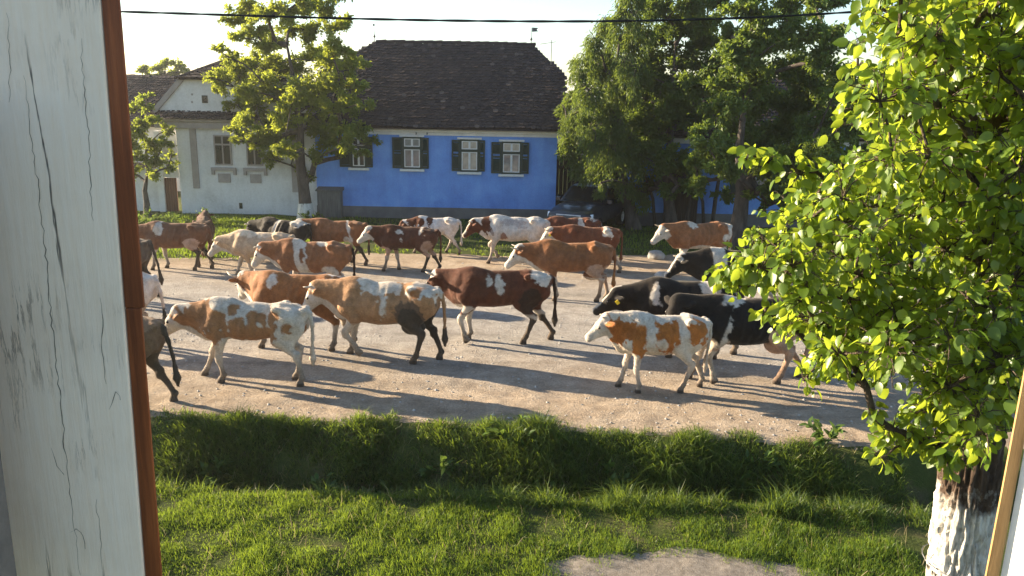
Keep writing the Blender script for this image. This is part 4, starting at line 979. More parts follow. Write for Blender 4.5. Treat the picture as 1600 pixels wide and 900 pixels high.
def tubes(edges, n=6):
    """many short tapered tubes at once: list of (p, q, rp, rq)"""
    P = np.array([e_[0] for e_ in edges]); Q = np.array([e_[1] for e_ in edges]); rp = np.array([e_[2] for e_ in edges]); rq = np.array([e_[3] for e_ in edges])
    T = Q-P; T /= np.linalg.norm(T, axis=1)[:, None]+1e-9; ref = np.where(np.abs(T[:, 2:3]) < .9, [[0, 0, 1.0]], [[1.0, 0, 0]])
    A = np.cross(T, ref); A /= np.linalg.norm(A, axis=1)[:, None]+1e-9; B = np.cross(T, A); a = np.arange(n)*2*math.pi/n
    ring = A[:, None]*np.cos(a)[None, :, None]+B[:, None]*np.sin(a)[None, :, None]
    V = np.concatenate([P[:, None]+rp[:, None, None]*ring, Q[:, None]+rq[:, None, None]*ring], 1).reshape(-1, 3)
    b = np.arange(len(edges))[:, None]*2*n; j = np.arange(n)[None]
    return V, np.stack([b+j, b+(j+1) % n, b+n+(j+1) % n, b+n+j], -1).reshape(-1, 4)
def rand_dirs(rng, n):
    v = rng.normal(0, 1, (n, 3)); return v/np.linalg.norm(v, axis=1)[:, None]
def tree(name, label, cat, base_path, r0, clumps, mats, seed, nleaf=90, ntw=9, lsize=.11, lw=.5, droop=.15, squash=.75, hang=0, whitewash=0, group=None, flare=1.35):
    rng = np.random.default_rng(seed); base = np.array(base_path[0], float)
    root = thing(name, label, cat, tuple(base), 0, group)
    cl = [(np.array(c, float)-base, r) for c, r in clumps]; bp = [np.array(p, float)-base for p in base_path]
    nodes, par, rad, nb, tips = skeleton(bp, r0, cl, rng)
    trad = np.maximum(np.linspace(r0, r0*.16, nb)*np.where(np.arange(nb) > nb*.45, .82, 1), .02); trad[0] *= flare
    V, Fq = tube_np(bp, trad, 12)
    V = V+(.10*r0*fbm(V*np.array([6, 6, 2]), seed, 3))[:, None]*np.array([1, 1, 0])
    TV, TF = V, Fq
    if whitewash:
        k = max(2, sum(1 for p in bp if p[2] <= whitewash)+1); pts = [np.array(q) for q in bp]
        zz = np.linspace(-.05, whitewash, 5); px_ = [np.array([np.interp(z, [p[2] for p in bp], [p[i] for p in bp]) for i in range(2)]+[z]) for z in zz]
        rr_ = np.interp(zz, [p[2] for p in bp], trad)*1.05+.012; rr_[-1] -= .01
        V, Fq = tube_np(px_, rr_, 14); V = V+(.08*r0*fbm(V*np.array([7, 7, 4]), seed+1, 3))[:, None]*np.array([1, 1, 1])
        link('whitewash', mesh_np('whitewash', V, Fq, M['whitewash'], True), root)
    ed = [(nodes[par[i]], nodes[i], min(rad[par[i]], rad[i]*1.5), rad[i]) for i in range(nb, len(nodes))]
    V, Fq = tubes(ed, 7); link('trunk', mesh_np('trunk', np.concatenate([TV, V]), np.concatenate([TF, Fq+len(TV)]), mats[0], True), root)
    tw = []; LP = []; LD = []
    for ci, (c, r) in enumerate(cl):
        k = max(4, int(ntw*(r/.8)**1.5)); m = max(10, int(nleaf*(r/.8)**2.2))
        dd = rand_dirs(rng, k)*np.array([1, 1, squash])*r*rng.uniform(.55, 1.05, k)[:, None]; dd[:, 2] += .12*r
        st = nodes[tips[ci]]; mid = st+dd*.5+np.array([0, 0, .08*r]); en = st+dd-np.array([0, 0, hang*r])
        for a in range(k): tw += [(st, mid[a], .012, .008), (mid[a], en[a], .008, .003)]
        w = rng.integers(0, k, m); t = rng.beta(2.2, 1.1, m)[:, None]
        pos = np.where(t < .5, st+(mid[w]-st)*t*2, mid[w]+(en[w]-mid[w])*(t-.5)*2)+rng.normal(0, .13*r, (m, 3))*np.array([1, 1, .8])
        if hang: pos[:, 2] -= hang*r*rng.random(m)*1.2
        LP.append(pos); LD.append(dd[w]/r*.6+rand_dirs(rng, m)*.8-np.array([0, 0, droop+hang*.9]))
    V, Fq = tubes(tw, 3); tag(link('twigs', mesh_np('twigs', V, Fq, mats[0], False), root), kind='stuff')
    LP = np.concatenate(LP); LD = np.concatenate(LD); n = len(LP)
    nr = rand_dirs(rng, n)+np.array([0, 0, .7]); ln = lsize*rng.uniform(.65, 1.35, n); wd = ln*lw*rng.uniform(.8, 1.2, n)
    V = leaf_mesh_small(LP, LD, nr, ln, wd).reshape(-1, 3); Fq = np.arange(n*4).reshape(-1, 4)
    cn = np.clip(.5+.35*fbm(LP*1.3, seed+3, 2)+rng.normal(0, .16, n), 0, 1)
    o = link('crown', mesh_np('crown', V, Fq, mats[1], False, {'rnd': np.repeat(cn, 4)}), root); o['kind'] = 'stuff'
    return root
M['whitewash'] = simple('old_whitewash', [(.30, (.22,.185,.15)), (.42, (.50,.47,.42)), (.6, (.66,.63,.57)), (.8, (.72,.69,.63))], 9, .95, stretch=(1, 1, .35), bstr=.8, bdist=.02, fine=30)
def clumpset(specs, Y, rng, jitter=.5, per=1):
    out = []
    for sp in specs:
        px, py, rp = sp[:3]; dy = sp[3] if len(sp) > 3 else rng.uniform(-jitter, jitter)
        y = Y+dy; p = at_y(px, py, y); r = rp/F*(y*1.0)*1.02
        out.append(((p.x, p.y, p.z), r))
    return out
RG = random.Random(12)
# walnut in front of the white house
b0 = at_z(478, 346); TY = b0.y
wb = [(478, 346), (477, 318), (474, 290), (470, 262), (468, 235), (470, 205), (466, 175), (462, 140), (455, 105), (448, 70)]
path = [at_y(a, b, TY) for a, b in wb]; path[0].z -= .1
spec = [(348,132,24),(372,118,26),(395,100,24),(362,92,18),(340,78,14),(385,145,28),(410,128,26),(372,165,24),(402,165,26),(430,150,28),(366,30,24),(392,14,26),(420,30,28),(395,52,26),(372,62,18),(430,66,26),(445,20,28),(455,45,24),(470,5,30),
        (500,18,30),(525,45,22),(545,40,16),(490,55,26),(512,75,26),(540,80,20),(488,95,28),(515,105,28),(545,110,24),(565,100,18),(455,110,28),(470,135,30),(500,135,30),(530,140,28),(558,138,24),(490,165,30),(520,170,28),(550,165,26),
        (572,165,14),(390,195,26),(415,195,28),(380,222,20),(405,225,26),(432,215,30),(368,205,16),(450,190,30),(445,240,24),(420,248,20),(400,252,14),(475,200,28),(505,200,28),(535,200,28),(560,205,22),(580,222,14),(515,228,24),(545,228,22),(570,238,14),(500,245,20),(530,246,16),(470,268,12),(486,276,10),(455,165,26),(430,100,26),(415,70,22),(340,140,12),(330,122,10)]
spec += [(380,-15,30),(430,-25,34),(485,-35,36),(530,-15,26),(450,-70,34),(500,-80,30)]
tree('walnut_tree', 'loose light green tree with bare limbs between the white and blue houses', 'tree', path, .24, clumpset(spec, TY, RG, 1.9), (M['bark2'], M['leafA']), 5, nleaf=2100, ntw=15, lsize=.115, lw=.52, whitewash=.75)
# small tree by the garden wall
b0 = at_z(231, 339); TY = b0.y
path = [at_y(a, b, TY) for a, b in ((231, 341), (229, 315), (226, 298), (228, 285), (230, 270), (228, 240), (226, 205))]
spec = [(205,175,18),(228,165,16),(212,200,22),(238,190,20),(258,205,16),(205,225,22),(235,222,24),(262,222,14),(215,250,24),(245,248,22),(268,240,10),(262,262,14),(210,272,20),(238,272,18),(200,255,16),(228,150,10),(195,195,20),(190,230,18),(272,255,7)]
tree('garden_tree', 'small round green tree in front of the garden wall beside the window edge', 'tree', path, .11, clumpset(spec, TY, RG, .8), (M['bark2'], M['leafS']), 6, nleaf=1900, ntw=12, lsize=.105, lw=.55)
# three big trees at right
b0 = at_z(1152, 385); TY = b0.y
path = [at_y(a, b, TY) for a, b in ((1150, 388), (1153, 360), (1157, 330), (1160, 300), (1158, 270), (1155, 235), (1160, 190), (1165, 140), (1160, 90))]
spec = [(1130,270,34),(1090,285,28),(1160,260,36),(1200,265,38),(1245,250,40),(1290,235,38),(1110,235,36),(1150,215,38),(1195,220,40),(1240,205,42),(1290,190,40),(1330,200,34),(1130,180,38),(1175,175,40),(1220,160,42),(1270,145,42),(1315,140,36),(1140,135,38),(1185,125,40),(1235,110,42),(1285,95,38),(1150,90,36),(1200,75,38),(1250,60,38),(1290,50,28),(1140,60,26),(1185,35,36),(1235,20,36),(1275,10,30),(1310,5,20),(1210,-20,36),(1160,10,30),(1090,215,26),(1085,255,24),(1330,165,26),(1230,290,26),(1290,285,30),(1260,-30,34),(1180,300,24),(1240,315,24),(1290,315,26),(1330,260,30),(1320,305,24),(1200,320,18),(1130,305,18),(1300,262,30,-1.5),(1330,285,28,-1.5),(1270,290,26,-1.5),(1215,300,24,-1.2),(1150,75,28,-1.0),(1155,110,28,-1.2),(1178,95,26,-1.0),(1135,95,24,-1.1),(1165,60,26,-.9),(1340,240,26,-1.2)]
tree('roadside_tree', 'broad dark green tree with pale trunk behind the red and white cow', 'tree', path, .30, clumpset(spec, TY, RG, 2.2), (M['bark2'], M['leafC']), 7, nleaf=2100, ntw=15, lsize=.135, lw=.55)
b0 = at_z(1048, 356); TY = b0.y
path = [at_y(a, b, TY) for a, b in ((1048, 358), (1045, 320), (1042, 290), (1044, 255), (1048, 215), (1050, 170), (1052, 120), (1055, 70))]
spec = [(1000,265,30),(1040,275,28),(1075,270,28),(1010,225,34),(1055,230,34),(1090,220,30),(1000,185,34),(1040,185,36),(1080,180,34),(1010,145,34),(1050,140,36),(1090,135,34),(1115,110,30),(1020,100,34),(1060,95,34),(1100,75,32),(1025,60,32),(1065,50,34),(1105,35,32),(1030,20,32),(1075,5,34),(1120,0,30),(1050,-30,34),(1100,-35,30),(1130,150,24),(1000,120,26),(1010,300,22),(1045,305,20),(1085,300,20),(1030,262,26,-1.3),(1065,258,26,-1.3),(1000,240,26,-1.0),(1100,260,24,-1.2),(1040,240,26,-1.4),(1075,285,18,-1.2)]
tree('dense_tree', 'dense green tree with several dark stems in front of the blue building', 'tree', path, .22, clumpset(spec, TY, RG, 1.6), (M['bark2'], M['leafC']), 8, nleaf=2400, ntw=15, lsize=.13, lw=.55)
b0 = at_z(985, 358); TY = b0.y
path = [at_y(a, b, TY) for a, b in ((990, 360), (985, 325), (978, 300), (972, 270), (968, 230), (965, 180), (962, 120), (968, 60))]
spec = [(893,150,22),(885,185,20),(905,115,24),(915,85,22),(930,60,24),(950,35,28),(980,20,28),(920,140,28),(910,175,30),(895,215,26),(905,245,22),(935,110,30),(950,80,30),(940,165,32),(930,205,32),(925,245,28),(960,130,32),(975,95,32),(985,60,30),(965,190,34),(955,230,32),(950,265,24),(985,150,32),(995,110,28),(985,215,32),(985,250,26),(975,285,18),(1000,40,26),(985,-15,30),(1010,-5,26),(880,165,14),(900,95,12),(940,285,14),(915,270,14),(960,300,18),(990,290,22),(930,300,12),(1005,300,20),(1010,270,24)]
tree('willow_tree', 'feathery drooping willow beside the plank gate and parked car', 'tree', path, .22, clumpset(spec, TY, RG, 1.5), (M['bark2'], M['leafB']), 9, nleaf=2500, ntw=18, lsize=.14, lw=.26, droop=.5, hang=.55)
# stems of the coppice under the dense tree
for i, (pts, r) in enumerate([([(1072, 356), (1078, 310), (1090, 270), (1098, 235)], .07), ([(1100, 355), (1098, 315), (1086, 280), (1080, 250)], .06), ([(1024, 355), (1020, 310), (1006, 270), (1000, 240)], .06), ([(1112, 357), (1118, 310), (1124, 275), (1120, 240)], .08)]):
    y = at_z(*pts[0]).y; P_ = [at_y(a, b, y+.1*k) for k, (a, b) in enumerate(pts)]; bz = P_[0].copy(); P_[0].z -= .1
    tp_ = thing('tree_sucker', ['thin dark stem right of the dense tree, leaning right', 'thin dark stem leaning left towards the dense tree', 'thin dark stem left of the dense tree, leaning left', 'thin dark stem next to the pale trunk'][i], 'tree', bz)
    MB().tube([tuple(q-bz) for q in P_], [r, r*.9, r*.7, r*.4], 8).build('stem', M['bark2'], tp_, smooth=True)
# far tree above the wing roof
path = [at_y(258, b, 60) for b in (190, 150, 120, 105)]; path[0].z = 0
spec = [(228,112,11),(245,106,12),(262,100,12),(278,102,12),(290,112,9),(270,114,12),(250,118,12),(235,120,9),(218,112,6)]
tree('distant_tree', 'pale hazy tree top rising behind the brown wing roof', 'tree', path, .25, clumpset(spec, 60, RG, .8), (M['bark2'], M['leafS']), 10, nleaf=700, ntw=10, lsize=.2, lw=.6)

# ------------------------------------------------------------------ pear tree by the window
rngp = np.random.default_rng(77)
PY = 4.75
def pp(px, py, dy=0.0): return np.array(at_y(px, py, PY+dy))
tb = pp(1500, 900); base = np.array([tb[0]-.02, PY, float(ground_z(tb[0], PY))])
pear = thing('pear_tree', 'leafy pear tree with whitewashed trunk right beside the window', 'tree', tuple(base))
tr_path = [base-np.array([.03, 0, .1]), base+np.array([-.02, 0, .6]), pp(1497, 890), pp(1503, 830), pp(1510, 770), pp(1517, 710), pp(1527, 650), pp(1537, 590), pp(1545, 530, .05)]
tr_rad = [.23, .20, .180, .172, .168, .165, .162, .158, .15]
def bark_mesh(path, rad, n=150, sub=26, seed=3):
    P = np.array(path); t = np.arange(len(P)); tt = np.linspace(0, len(P)-1, (len(P)-1)*sub+1)
    Pi = np.stack([np.interp(tt, t, P[:, i]) for i in range(3)], 1); Ri = np.interp(tt, t, rad)
    V, Fq = tube_np(Pi, Ri, n); k = len(Pi)
    ctr = np.repeat(Pi, n, 0); out = V-ctr; out /= np.linalg.norm(out, axis=1)[:, None]
    a = np.arctan2(out[:, 1], out[:, 0]); q = np.stack([np.cos(a)*4.2, np.sin(a)*4.2, V[:, 2]*2.6], 1)
    rdg = np.abs(fbm(q*np.array([1.3, 1.3, 1.5])+.35*vnoise(q*2, 7)[:, None], seed, 3)); f2 = fbm(q*np.array([3, 3, 7]), seed+9, 3)
    V = V+out*(.034*np.minimum(rdg*3.4, 1)-.024+.012*f2)[:, None]+out*(.02*fbm(V*2.2, seed+4, 2))[:, None]
    return V, Fq
def pear_bark():
    m, nt, b = nmat('pear_bark_limewashed')
    n = noise(nt, 16, 6, .7, stretch=(1, 1, .3)); brown = ramp(nt, n, [(.3, (.035,.024,.018)), (.55, (.10,.068,.050)), (.8, (.20,.15,.115))])
    n2 = noise(nt, 34, 6, .72, stretch=(1, 1, .30)); lime = ramp(nt, n2, [(.28, (.16,.12,.09)), (.38, (.42,.37,.31)), (.50, (.62,.575,.51)), (.8, (.71,.67,.61))])
    tc = _n(nt, 'ShaderNodeTexCoord'); sp = _n(nt, 'ShaderNodeSeparateXYZ'); nt.links.new(tc.outputs['Object'], sp.inputs[0])
    big = noise(nt, 5, 5, .65); ad = _n(nt, 'ShaderNodeMath', operation='MULTIPLY_ADD'); ad.inputs[1].default_value = -.9
    nt.links.new(big, ad.inputs[0]); nt.links.new(sp.outputs['Z'], ad.inputs[2])
    mr = _n(nt, 'ShaderNodeMapRange'); mr.inputs[1].default_value = LIME-.07; mr.inputs[2].default_value = LIME+.10; nt.links.new(ad.outputs[0], mr.inputs[0])
    nt.links.new(mixc(nt, mr.outputs[0], lime, brown), b.inputs['Base Color']); b.inputs['Roughness'].default_value = .95; b.inputs['Specular IOR Level'].default_value = .15
    bump(nt, b, n2, 1.0, .02); return m
LIME = float(pp(1500, 775)[2]-base[2])-.45
M['pearbark'] = pear_bark()
V, Fq = bark_mesh([q-base for q in tr_path], tr_rad)
link('trunk', mesh_np('pear_trunk', V, Fq, M['pearbark'], True), pear)
wz = pp(1460, 868)
wr_ = MB(); c_ = pp(1499, 876)-base
wr_.tube([(c_[0]+.225*math.cos(a), c_[1]+.225*math.sin(a), c_[2]+.012*math.sin(3*a)) for a in np.linspace(0, 2*math.pi, 25)], .0035, 5, cap=False)
wr_.tube([(c_[0]-.20, c_[1]-.11, c_[2]), (c_[0]-.28, c_[1]-.12, c_[2]+.06), (c_[0]-.25, c_[1]-.12, c_[2]+.12)], .003, 5)
wr_.build('tie_wire', M['metal'], pear)
# crown clumps (picture position, depth offset)
poly = [(1345,-120),(1350,20),(1330,105),(1300,165),(1310,215),(1270,255),(1215,290),(1190,340),(1130,400),(1115,430),(1190,470),(1218,520),(1262,560),(1265,600),(1320,575),(1400,560),(1440,620),(1400,650),(1375,700),(1440,725),(1500,700),(1560,650),(1640,620),(1760,600),(1760,-120)]
def inside(x, y):
    c = False; n = len(poly)
    for i in range(n):
        (x0, y0), (x1, y1) = poly[i], poly[(i+1) % n]
        if (y0 > y) != (y1 > y) and x < (x1-x0)*(y-y0)/(y1-y0)+x0: c = not c
    return c
cl = []
tries = 0
while len(cl) < 300 and tries < 30000:
    tries += 1
    x, y = rngp.uniform(1100, 1760), rngp.uniform(-120, 730); dy = rngp.uniform(-1.05, 1.15)*(1-.35*max(0, (1350-x)/250))
    if not inside(x-42, y) or not inside(x, y-14): continue
    if y > 600 and dy > -.15: dy = rngp.uniform(-.5, -.2)
    if y > 640 and x > 1540: continue
    q = pp(x, y, dy)
    if all(np.linalg.norm(q-c[0]) > .178 for c in cl): cl.append((q, rngp.uniform(.17, .24)))
for (x, y, dy, r) in [(1170,243,-.2,.06),(1205,256,-.2,.10),(1250,272,-.2,.12),(1300,290,-.2,.16),(1122,428,-.1,.10),(1150,445,-.1,.14),(1190,420,-.1,.16),(1365,650,-.45,.05),(1395,672,-.45,.13),(1380,718,-.45,.09),(1430,690,-.45,.15),(1480,715,-.45,.12),(1540,660,-.4,.12),(1255,595,-.3,.10),(1290,570,-.3,.12),(1370,10,.1,.14),(1345,60,0,.08),(1340,105,0,.07),(1200,500,-.2,.10),(1460,650,-.45,.16),(1500,640,-.4,.16)]:
    cl.append((pp(x, y, dy), r))
cl = [(c-base, r) for c, r in cl]
bp = [q-base for q in tr_path]+[pp(1552, 470, .1)-base, pp(1560, 400, .12)-base, pp(1565, 320, .15)-base, pp(1560, 230, .15)-base, pp(1555, 120, .1)-base]
nodes, par, rad, nb, tips = skeleton(bp, .15, cl, rngp, step=.14, rmin=.0045, pw=.55)
TV, TF = tube_np(bp[8:], np.linspace(.158, .05, len(bp)-8), 14)
ed = [(nodes[par[i]], nodes[i], min(rad[par[i]], rad[i]*1.35, .020), min(rad[i], .020)) for i in range(nb, len(nodes))]
V, Fq = tubes(ed, 8); link('limbs', mesh_np('limbs', np.concatenate([TV, V]), np.concatenate([TF, Fq+len(TV)]), M['bark'], True), pear)
tw = []; LP = []; LD = []; LN = []
for ci, (c, r) in enumerate(cl):
    k = max(3, int(18*(r/.22)**1.2)); dd = rand_dirs(rngp, k)*np.array([1, 1, .8])*r*rngp.uniform(.6, 1.1, k)[:, None]; dd[:, 2] += .02
    st = nodes[tips[ci]]; mid = st+dd*.5+np.array([0, 0, .02]); en = st+dd
    for a in range(k):
        tw += [(st, mid[a], .0045, .0032), (mid[a], en[a], .0032, .0018)]
        m = int(rngp.integers(4, 8)*1.0)
        for t in np.linspace(.25, 1.0, m):
            p_ = st+(mid[a]-st)*t*2 if t < .5 else mid[a]+(en[a]-mid[a])*(t-.5)*2
            pd = dd[a]/(np.linalg.norm(dd[a])+1e-6)*.55+rand_dirs(rngp, 1)[0]*.85; pd /= np.linalg.norm(pd); pl = rngp.uniform(.018, .040)
            lp = p_+pd*pl; tw.append((p_, lp, .0012, .0009)); LP.append(lp); LD.append(pd*.7+np.array([0, 0, -.60])+rand_dirs(rngp, 1)[0]*.3)
V, Fq = tubes(tw, 4); tag(link('twigs', mesh_np('twigs', V, Fq, M['bark'], False), pear), kind='stuff')
LP = np.array(LP); LD = np.array(LD); n = len(LP)
nr = rand_dirs(rngp, n)*.75+np.array([-.15, -.25, .55]); ln = rngp.uniform(.036, .080, n); wd = ln*rngp.uniform(.62, .80, n)
LV = leaf_mesh_big(LP, LD, nr, ln, wd, rngp.uniform(.02, .28, n), rngp.uniform(.05, .38, n))
rv = np.clip(.5+.3*fbm(LP*3, 5, 2)+rngp.normal(0, .2, n), 0, 1)
Wv = LV+base; ux, uy, uz = project(Wv)
area = (ux.max(1)-ux.min(1))*(uy.max(1)-uy.min(1))
vis = (ux.mean(1) < 1596) & (ux.mean(1) > 0) & (uy.mean(1) > 4) & (uy.mean(1) < 890)
score = np.where(vis, area, -1)*np.where(LP[:, 1]+base[1] < PY+.1, 1, .2); big = set(np.argsort(-score)[:300].tolist())
rest = np.array([i for i in range(n) if i not in big])
V = LV[rest].reshape(-1, 3); Fq = (np.arange(len(rest))[:, None, None]*13+_tri[None]).reshape(-1, 3)
o = link('leaves', mesh_np('pear_leaves', V, Fq, M['leafP'], True, {'rnd': np.repeat(rv[rest], 13)}), pear); o['kind'] = 'stuff'
for i in sorted(big):
    link('leaf', mesh_np('leaf', LV[i]-LP[i], _tri, M['leafP'], True, {'rnd': np.full(13, rv[i])}), pear, tuple(LP[i]))

# ------------------------------------------------------------------ grass and weeds
def blades(name, X, Y, hgt, wid, lean, rng, rnd, zoff=-.01, mat='grass'):
    n = len(X); Z = ground_z(X, Y)+zoff; a = rng.uniform(0, 2*math.pi, n); b = rng.uniform(0, 2*math.pi, n)
    P = np.stack([X, Y, Z], 1); s = np.stack([np.cos(a), np.sin(a), np.zeros(n)], 1)*(wid*.5)[:, None]; l = np.stack([np.cos(b), np.sin(b), np.zeros(n)], 1)*(hgt*lean)[:, None]
    up = np.zeros((n, 3)); up[:, 2] = hgt
    V = np.stack([P-s, P+s, P+l*.35+up*.6+s*.75, P+l*.35+up*.6-s*.75, P+l+up*np.sqrt(np.maximum(1-.5*lean**2, .2))[:, None]], 1).reshape(-1, 3)
    i = np.arange(n)[:, None]*5; T = np.concatenate([i+np.array([[0, 1, 2]]), i+np.array([[0, 2, 3]]), i+np.array([[3, 2, 4]])], 0)
    return tag(link(name, mesh_np(name, V, T, M[mat], False, {'rnd': np.repeat(rnd, 5)})), kind='stuff')
rg_ = np.random.default_rng(5)
n = 150000; X = rg_.uniform(-5.2, 4.6, n); Y = rg_.uniform(6.3, 9.75, n)
tuft = fbm2(X, Y, 2.6, 91); k = (path_d(X, Y) < .02+.22*rg_.random(n)**2) & (rg_.random(n) < np.clip(.95+1.3*tuft, .06, 1)); X, Y, tuft = X[k], Y[k], tuft[k]; n = len(X)
tag(blades('lawn_grass', X, Y, rg_.uniform(.04, .095, n)*(1+1.6*np.clip(tuft, -.45, 1)), rg_.uniform(.004, .0095, n), rg_.uniform(.1, 1.2, n), rg_, np.clip(.55+.55*fbm2(X, Y, 1.6, 95)+rg_.normal(0, .24, n), 0, 1)), 'short sunlit grass on the near side of the ditch', 'grass')
n = 120000; X = rg_.uniform(-6.0, 5.2, n); en_ = road_edge_near(X); Y = en_-1.4+1.55*rg_.random(n)**.8
tuft = fbm2(X, Y*1.2, 2.1, 191); f2 = fbm2(X, Y, 6.5, 192); rim = np.clip((en_+.10-Y)/.30, 0, 1)
k = rg_.random(n) < np.clip(.50+1.2*tuft+.8*f2, .03, 1)*np.clip(rim+.9*tuft+.1, .04, 1); X, Y, tuft, en_, rim, f2 = X[k], Y[k], tuft[k], en_[k], rim[k], f2[k]; n = len(X)
tag(blades('ditch_grass', X, Y, rg_.uniform(.05, .21, n)*(1+1.3*np.clip(tuft+.6*f2, -.6, 1))*(.40+.60*rim+.7*np.clip(tuft, 0, 1)), rg_.uniform(.006, .014, n), rg_.uniform(.3, 1.6, n), rg_, np.clip(.42+.7*fbm2(X, Y, 2.6, 195)+rg_.normal(0, .28, n), 0, 1), mat='ditchgrass'), 'shaded rough grass on the ditch bank below the road', 'grass')
n = 2600; X = rg_.uniform(-6, 5, n); Y = np.where(rg_.random(n) < .55, road_edge_near(X)-1.2*rg_.random(n), rg_.uniform(6.6, 9.6, n)); k = path_d(X, Y) < 0; X, Y = X[k], Y[k]; n = len(X)
tag(blades('dry_stalks', X, Y, rg_.uniform(.07, .24, n), rg_.uniform(.004, .008, n), rg_.uniform(.1, 1.4, n), rg_, rg_.random(n), mat='straw'), 'straw coloured dry stalks in the ditch and lawn grass', 'grass')
n = 110000; X = rg_.uniform(-20, 12, n); Y = rg_.uniform(20.2, 28.5, n); fe = road_edge_far(X)
tuft = fbm2(X, Y, 1.1, 291); k = (Y > fe-.5+.9*rg_.random(n)) & (rg_.random(n) < np.clip(.7+1.2*tuft, .05, 1)*(1-.72*sstep(-8, -4, X))); X, Y, tuft = X[k], Y[k], tuft[k]; n = len(X)
tag(blades('verge_grass', X, Y, rg_.uniform(.05, .13, n)*(1+1.1*np.clip(tuft, -.4, 1)), rg_.uniform(.014, .028, n), rg_.uniform(.1, .9, n), rg_, np.clip(.6+.4*fbm2(X, Y, .8, 295)+rg_.normal(0, .15, n), 0, 1)), 'bright grass verge in front of the houses', 'grass')
def weed(px, py, z, r, nl, label, name='weed_plant', seed=1, size=.12, up=.8, y=None):
    rng = np.random.default_rng(seed); g = at_z(px, py, z) if y is None else at_y(px, py, y); g.z = float(ground_z(g.x, g.y))
    t = thing(name, label, 'plant', g)
    ns = max(5, nl//9); en = rand_dirs(rng, ns)*r; en[:, 2] = np.abs(en[:, 2])*up+.10*r
    V, Fq = tubes([(np.zeros(3)-[0, 0, .03], e_, .006, .003) for e_ in en], 4); link('stems', mesh_np('stems', V, Fq, M['weed'], False, {'rnd': np.full(len(V), .3)}), t)
    w = rng.integers(0, ns, nl); pos = en[w]*rng.uniform(.25, 1, nl)[:, None]; d = en[w]/r+rand_dirs(rng, nl)*.8
    V = leaf_mesh_big(pos, d, rand_dirs(rng, nl)*.5+np.array([0, 0, 1.]), size*rng.uniform(.6, 1.2, nl), size*.55*rng.uniform(.7, 1.2, nl), rng.uniform(.1, .5, nl), rng.uniform(.1, .4, nl)).reshape(-1, 3)
    o = link('foliage', mesh_np('foliage', V, (np.arange(nl)[:, None, None]*13+_tri[None]).reshape(-1, 3), M['weed'], True, {'rnd': np.repeat(np.clip(rng.normal(.55, .2, nl), 0, 1), 13)}), t); o['kind'] = 'stuff'
for i, (px, py, r, nl, lab) in enumerate([(222, 352, .75, 420, 'low leafy bush at the foot of the small garden tree'), (262, 352, .55, 300, 'yellow green low bush right of the small garden tree'), (318, 350, .60, 300, 'leafy bush in front of the white house corner'), (484, 346, .5, 220, 'light green weeds at the foot of the walnut tree'), (505, 347, .32, 120, 'small weeds beside the grey cabinet')]):
    weed(px, py+3, 0, r, nl, lab, 'low_bush', 50+i, .13)
wl = [(505, 705, .26, 'broad leaved weed high on the ditch bank left of centre'), (560, 690, .22, 'small broad leaved weed under the road edge left'), (600, 745, .24, 'dock like weed low in the ditch left of centre'), (690, 700, .24, 'weed with upright leaves on the bank near the middle'), (640, 775, .2, 'pale weed at the ditch bottom left of the middle'), (800, 690, .3, 'bright leafy tuft on the bank at the middle'), (845, 755, .24, 'weed low on the bank right of the middle'), (1180, 775, .22, 'light leaved weed at the ditch bottom right'), (1280, 765, .28, 'tall weed in the ditch near the pear trunk'), (330, 690, .24, 'lit weed at the top of the bank far left'), (950, 775, .2, 'small weed at the ditch bottom right of centre'), (1390, 770, .3, 'leafy weed beside the pear trunk in the ditch')]
for i, (px, py, r, lab) in enumerate(wl):
    zz = -.1 if py < 720 else (-.45 if py < 760 else -.7)
    weed(px, py, zz, r*1.15, 70, lab, 'ditch_weed', 80+i, .13)

# ------------------------------------------------------------------ stones on the road
def rock(px, py, r, label, seed):
    rng = np.random.default_rng(seed); g = at_z(px, py); bm = bmesh.new(); bmesh.ops.create_icosphere(bm, subdivisions=3, radius=r)
    for v in bm.verts:
        q = np.array(v.co)[None]*(1.6/r); f = 1+.28*float(fbm(q, seed, 3)[0]); v.co = Vector((v.co.x*1.25*f, v.co.y*f, v.co.z*.8*f+r*.45))
    m = bpy.data.meshes.new('stone'); bm.to_mesh(m); bm.free(); m.materials.append(M['stone'])
    for p_ in m.polygons: p_.use_smooth = True
    g.z = float(ground_z(g.x, g.y)); tag(link('boulder', m, None, g), label, 'stone', 'stones on the road')
rock(1036, 436, .17, 'pale rounded stone left of the black shoulder banded cow', 1); rock(1025, 404, .20, 'brown grey lump of stone under the red and white cow', 2)
n = 5200; rs = np.random.default_rng(9); X = rs.uniform(-8, 7, n); Y = 10.3+rs.random(n)**1.3*11
k = Y > road_edge_near(X)+.05; X, Y = X[k], Y[k]; n = len(X); sz = .006+.022*rs.random(n)**4
oc = np.array([(1,0,0),(-1,0,0),(0,1,0),(0,-1,0),(0,0,1),(0,0,-1)], float); of = np.array([(0,2,4),(2,1,4),(1,3,4),(3,0,4),(2,0,5),(1,2,5),(3,1,5),(0,3,5)])
V = np.stack([X, Y, ground_z(X, Y)+.012], 1)[:, None]+oc[None]*sz[:, None, None]*np.array([1.2, 1.2, .8])*rs.uniform(.6, 1.3, (n, 6, 1))
tag(link('loose_gravel', mesh_np('loose_gravel', V.reshape(-1, 3), (np.arange(n)[:, None, None]*6+of[None]).reshape(-1, 3), M['stone'], False)), 'loose gravel scattered over the dusty road', 'gravel', kind='stuff')

